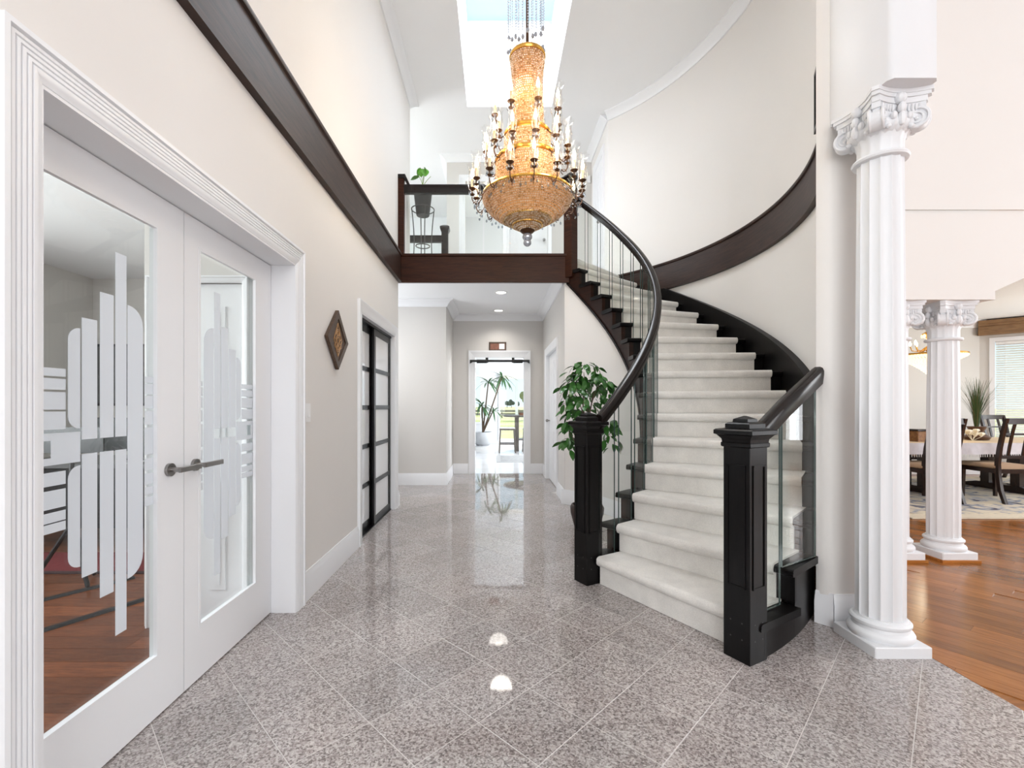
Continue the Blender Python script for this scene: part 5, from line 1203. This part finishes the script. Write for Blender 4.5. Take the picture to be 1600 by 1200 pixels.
mb = MB(); mb.box(.98, 4.0, 8.40, 8.52, 0, 2.75); mb.box(-4.0, -2.6, 8.40, 8.52, 0, 2.75); mb.build('wall_kitchen_front', M['white'], smooth=False, kind=S, label='white kitchen wall on the hall side', cat='wall')
def kwin(name, x0_, x1_, z0_, z1_, label, mull=()):
    w_ = empty(name, ((x0_ + x1_) / 2, KY, z0_), label, 'window', kind=S)
    for a in ((x0_, x0_ + .055, z0_, z1_), (x1_ - .055, x1_, z0_, z1_), (x0_ + .055, x1_ - .055, z1_ - .055, z1_), (x0_ + .055, x1_ - .055, z0_, z0_ + .055)):
        mb = MB(); mb.box(a[0], a[1], KY - .03, KY + .08, a[2], a[3]); mb.build('frame', M['trim'], w_, smooth=False)
    xs = [x0_ + .055, *mull, x1_ - .055]
    for m_ in mull: mb = MB(); mb.box(m_ - .03, m_ + .03, KY, KY + .07, z0_ + .055, z1_ - .055); mb.build('mullion', M['trim'], w_, smooth=False)
    for a, b in zip(xs[:-1], xs[1:]):
        mb = MB(); mb.box(a, b, KY + .03, KY + .036, z0_ + .055, z1_ - .055); mb.build('pane', M['glass'], w_, smooth=False)
kwin('window_2', -1.9, -.443, .66, 2.26, 'white kitchen window behind the tall dracaena')
kwin('window_3', .10, 1.9, .10, 2.32, 'wide glazed patio door behind the kitchen table', (1.0,))
rs_ = empty('roller_blind', (1.0, 14.93, 2.17), 'rolled pale lace blind at the top of the patio door', 'blind')
mb = MB(); mb.tube([(.15, 14.93, 2.27), (1.85, 14.93, 2.27)], .035, 14); mb.build('roll', M['plastic'], rs_)
mb = MB(); mb.box(.17, 1.83, 14.895, 14.90, 2.14, 2.27); mb.build('lace_fabric', plain('rolled_lace_shade', (.78, .74, .68), .8, noise=.2, nscale=30), rs_, smooth=False)
# porch post and distance
mb = MB(); mb.bbox(.74, .84, 16.9, 17.0, -.35, 2.9, .01); tag(mb.build('porch_post', M['white'], smooth=False), 'white porch post outside the patio door', 'post')
far = [(-16.5, 330, 5.2), (-11.5, 345, 3.6), (8.5, 330, 4.6), (12.4, 350, 6.0), (16.4, 335, 5.0), (-4.0, 350, 3.4)]
names = ['distant dark tree outside the kitchen window by the frame', 'low dark tree outside the kitchen window', 'dark tree on the horizon left of the porch post', 'tallest dark tree on the horizon', 'dark tree on the horizon just before the porch post', 'low bush on the horizon']
tm = plain('dark_tree_foliage', (.03, .055, .025), .9, noise=.4, nscale=1.5); rnd = random.Random(3)
for (x, y, h_), nm in zip(far, names):
    tr = empty('tree', (x, y, -.35), nm, 'tree', 'trees along the far field edge'); mb = MB(); mb.tube([(x, y, -.35), (x, y, h_ * .5)], .2, 6); mb.build('trunk', M['bark'], tr)
    mb = MB()
    for k in range(7): mb.ball((x + rnd.uniform(-.5, .5) * h_ * .4, y + rnd.uniform(-1, 1), h_ * rnd.uniform(.35, .8)), h_ * rnd.uniform(.18, .30), 8, 6)
    mb.build('crown', tm, tr)
tm2 = plain('yellow_green_hedge', (.20, .22, .05), .9, noise=.5, nscale=2)
for (x, y, h_, lb_) in ((3.55, 50, 3.1, 'yellow-green shrub outside just right of the porch post'), (4.7, 52, 3.6, 'taller yellow-green shrub outside at the doorway edge')):
    tr = empty('shrub', (x, y, -.35), lb_, 'shrub', 'shrubs outside the patio door'); mb = MB(); mb.tube([(x, y, -.35), (x, y, 1)], .1, 6); mb.build('stem', M['bark'], tr); mb = MB()
    for k in range(12): mb.ball((x + rnd.uniform(-.45, .45), y + rnd.uniform(-.5, .5), h_ * rnd.uniform(.15, .85)), rnd.uniform(.25, .5), 7, 5)
    mb.build('foliage', tm2, tr)
br = plain('weathered_rail', (.30, .25, .20), .9)
fn = empty('field_fence', (0, 60, -.35), 'low brown fence across the far field', 'fence')
for k in range(9):
    mb = MB(); mb.box(-8 + k * 2.2, -7.85 + k * 2.2, 60, 60.15, -.35, .75); mb.build('post', br, fn, smooth=False)
for z in (.0, .42):
    mb = MB(); mb.box(-8.2, 10.2, 59.95, 60.0, z, z + .28); mb.build('rail', br, fn, smooth=False)
# dracaena in a grey pot
DX, DY = -.40, 14.45
dr = empty('potted_dracaena', (DX, DY, 0), 'tall dracaena with spiky leaf heads in a round grey pot', 'plant')
mb = MB(); mb.lathe([(.18, 0), (.25, .05), (.33, .20), (.34, .32), (.30, .42), (.27, .42), (.27, .38), (.01, .38)], 32, (DX, DY, 0)); mb.build('pot', plain('grey_concrete_pot', (.46, .47, .49), .6), dr)
lf = leaf_mesh(.52, .034, 'leaf', M['leaf2'], .15, .5, 5); rnd = random.Random(9)
for (tx, ty, tz, n_, s_) in ((.18, -.10, 2.02, 18, .95), (.62, -.2, 2.18, 18, 1.0), (-.02, -.1, 1.28, 18, .95), (.34, -.2, 1.12, 16, .9)):
    mb = MB(); mb.tube([(DX, DY, .38), (DX + tx * .45, DY + ty * .5, .38 + (tz - .38) * .45), (DX + tx, DY + ty, tz)], [.028, .024, .018], 7); mb.build('trunk', M['bark'], dr)
    for k in range(n_):
        a = 2 * pi * k / n_ * 2.0 + rnd.uniform(-.3, .3); part('leaf', lf, dr, (tx, ty, tz + rnd.uniform(-.06, .02)), (rnd.uniform(-.2, .2), -rnd.uniform(-.5, .9), a), (s_ * rnd.uniform(.8, 1.1),) * 3)
# counter-height table and stools
M['greywood'] = wood('grey_brown_wood', (.07, .058, .05), (.16, .135, .115), .35, (4, 4, 1), 8)
kt = empty('kitchen_table', (.86, 12.75, 0), 'grey-brown counter-height kitchen table by the patio door', 'table')
mb = MB(); mb.lathe([(.02, .94), (.60, .94), (.64, .955), (.645, .975), (.63, .99), (.02, .99)], 40, (.86, 12.75, 0)); mb.build('top', M['greywood'], kt)
for (x, y) in ((.60, 12.49), (1.12, 12.49), (.60, 13.01), (1.12, 13.01)):
    mb = MB(); mb.bbox(x - .045, x + .045, y - .045, y + .045, 0, .94, .005); mb.build('leg', M['greywood'], kt, smooth=False)
mb = MB(); mb.box(.58, 1.14, 12.47, 13.03, .30, .33); mb.build('shelf', M['greywood'], kt, smooth=False)
bk = empty('woven_tray', (.9, 12.6, .99), 'reddish brown woven tray on the kitchen table', 'tray')
mb = MB(); mb.bbox(.66, 1.10, 12.48, 12.75, .991, 1.06, .006); mb.build('body', plain('reddish_wicker', (.20, .09, .05), .7, noise=.4, nscale=60), bk, smooth=False)
mb = MB(); mb.box(.65, 1.11, 12.47, 12.76, 1.06, 1.072); mb.build('rim', M['greywood'], bk, smooth=False)
def stool(label):
    c = empty('counter_stool', (0, 0, 0), label, 'stool', 'counter stools at the kitchen table')
    for sx_ in (-1, 1):
        for sy in (-1, 1):
            mb = MB(); mb.loft([[(sx_ * r_ + dx * .017, sy * r_ + dy * .017, z) for dx, dy in ((-1, -1), (1, -1), (1, 1), (-1, 1))] for r_, z in ((.215, 0), (.185, .60))]); mb.build('leg', M['greywood'], c, smooth=False, recalc=True)
    mb = MB(); mb.bbox(-.21, .21, -.21, .21, .60, .645, .008); mb.build('seat', M['greywood'], c, smooth=False)
    mb = MB(); mb.bbox(-.20, .20, -.20, .20, .645, .675, .012); mb.build('cushion', plain('pale_seat_pad', (.66, .66, .63), .7), c, smooth=False)
    for a in (-1, 1):
        mb = MB(); mb.box(-.20, .20, a * .205 - .01, a * .205 + .01, .22, .25); mb.build('stretcher', M['greywood'], c, smooth=False)
        mb = MB(); mb.box(a * .205 - .01, a * .205 + .01, -.20, .20, .28, .31); mb.build('stretcher', M['greywood'], c, smooth=False)
    return c
s0_ = stool('pale-seated counter stool in front of the dracaena'); s0_.location = (.32, 12.22, 0)
s1_ = copy_tree(s0_); s1_.location = (.95, 12.10, 0); s1_['label'] = 'counter stool tucked under the near side of the kitchen table'
kr = empty('kitchen_mat', (.7, 10.7, 0), 'grey runner mat on the white kitchen floor', 'mat')
mb = MB(); mb.box(.03, 1.5, 10.05, 11.45, .001, .008); mb.build('border', plain('light_grey_mat', (.42, .42, .42), .9), kr, smooth=False)
mb = MB(); mb.box(.12, 1.41, 10.16, 11.34, .008, .011); mb.build('field', plain('mottled_grey_mat', (.33, .33, .33), .9, noise=.35, nscale=14), kr, smooth=False)

# ================================================================== OFFICE BEHIND THE FRENCH DOORS
M['desktop'] = plain('charcoal_desktop', (.10, .10, .10), .3); M['dblack'] = plain('black_lacquer', (.012, .012, .013), .35)
dk = empty('office_desk', (-3.3, 4.1, 0), 'black desk with grey top behind the french doors', 'desk')
mb = MB(); mb.bbox(-4.3, -2.55, 3.85, 4.60, .72, .755, .005); mb.build('top', M['desktop'], dk, smooth=False)
for (x, y) in ((-4.25, 3.90), (-2.60, 3.90), (-4.25, 4.55), (-2.60, 4.55)):
    mb = MB(); mb.box(x - .025, x + .025, y - .025, y + .025, 0, .72); mb.build('leg', M['dblack'], dk, smooth=False)
mb = MB(); mb.box(-4.22, -2.62, 3.90, 3.92, .20, .72); mb.build('modesty_panel', M['dblack'], dk, smooth=False)
mn = empty('desk_monitor', (-3.3, 4.25, .755), 'black computer monitor on the office desk', 'monitor')
mb = MB(); mb.bbox(-3.75, -2.85, 4.22, 4.25, .83, 1.14, .004); mb.build('screen', M['dblack'], mn, smooth=False)
mb = MB(); mb.box(-3.33, -3.27, 4.25, 4.28, .765, 1.0); mb.build('stand', M['dblack'], mn, smooth=False); mb = MB(); mb.bbox(-3.45, -3.15, 4.15, 4.36, .755, .768, .003); mb.build('base', M['dblack'], mn, smooth=False)
pap = empty('paper_stack', (-2.95, 4.0, .755), 'curled white papers on the office desk', 'papers')
mb = MB(); mb.loft([[(-3.15 + .36 * t_, 3.88, .757 + .10 * t_ * t_ + e_) for e_ in (0, .002)] + [(-3.15 + .36 * t_, 4.10, .757 + .08 * t_ * t_ + e_) for e_ in (.002, 0)] for t_ in [k / 6 for k in range(7)]]); mb.build('sheet', M['plastic'], pap, recalc=True)
oc = empty('office_rug', (-3.3, 3.6, 0), 'dark red rug in front of the office desk', 'rug')
RY = plain('dark_red_rug', (.13, .012, .014), .95, noise=.3, nscale=30)
mb = MB(); mb.box(-4.4, -2.35, 3.42, 3.86, 0, .008); mb.build('pile', RY, oc, smooth=False)
mb = MB(); mb.box(-4.4, -2.35, 3.38, 3.42, 0, .009); mb.build('fringe', plain('dark_rug_edge', (.03, .012, .012), .9), oc, smooth=False)
for (p0, p1, lb_) in (((-2.95, 1.80), (-2.18, 3.06), 'black cable strip across the office floor nearer the glass'), ((-3.30, 2.38), (-2.62, 3.30), 'black cable strip across the office floor nearer the desk')):
    mb = MB(); L = sqrt((p1[0] - p0[0]) ** 2 + (p1[1] - p0[1]) ** 2); nx, ny = -(p1[1] - p0[1]) / L * .022, (p1[0] - p0[0]) / L * .022
    mb.loft([[(p_[0] - nx, p_[1] - ny, 0), (p_[0] + nx, p_[1] + ny, 0), (p_[0] + nx * .6, p_[1] + ny * .6, .014), (p_[0] - nx * .6, p_[1] - ny * .6, .014)] for p_ in (p0, p1)]); tag(mb.build('cable_strip', M['dblack'], smooth=False, recalc=True), lb_, 'cable cover', 'cable strips on the office floor')
tp = empty('tripod_stand', (-2.95, 3.35, 0), 'black tripod music stand in front of the office desk', 'tripod')
for a in (3.5, 5.6, 1.4):
    mb = MB(); mb.tube([(-2.98 + .25 * cos(a), 3.2 + .14 * sin(a), .012), (-2.98, 3.2, .42)], .014, 8); mb.build('leg', M['dblack'], tp)
mb = MB(); mb.tube([(-2.98, 3.2, .40), (-2.98, 3.2, .95)], .014, 10); mb.build('column', M['steel'], tp)
mb = MB(); mb.prism([(-3.22, .92), (-2.74, .92), (-2.74, 1.10), (-3.22, 1.10)], 3.18, 3.19, axis='y'); mb.build('desk_plate', M['dblack'], tp, smooth=False)
pt = empty('office_tv', (-3.6, 5.18, 1.3), 'black wall screen on the office end wall', 'screen')
mb = MB(); mb.bbox(-4.58, -3.85, 5.155, 5.198, 1.25, 1.95, .004); mb.build('panel', M['dblack'], pt, smooth=False)
mb = MB(); mb.box(-4.55, -3.88, 5.150, 5.156, 1.28, 1.92); mb.build('display', M['desktop'], pt, smooth=False)
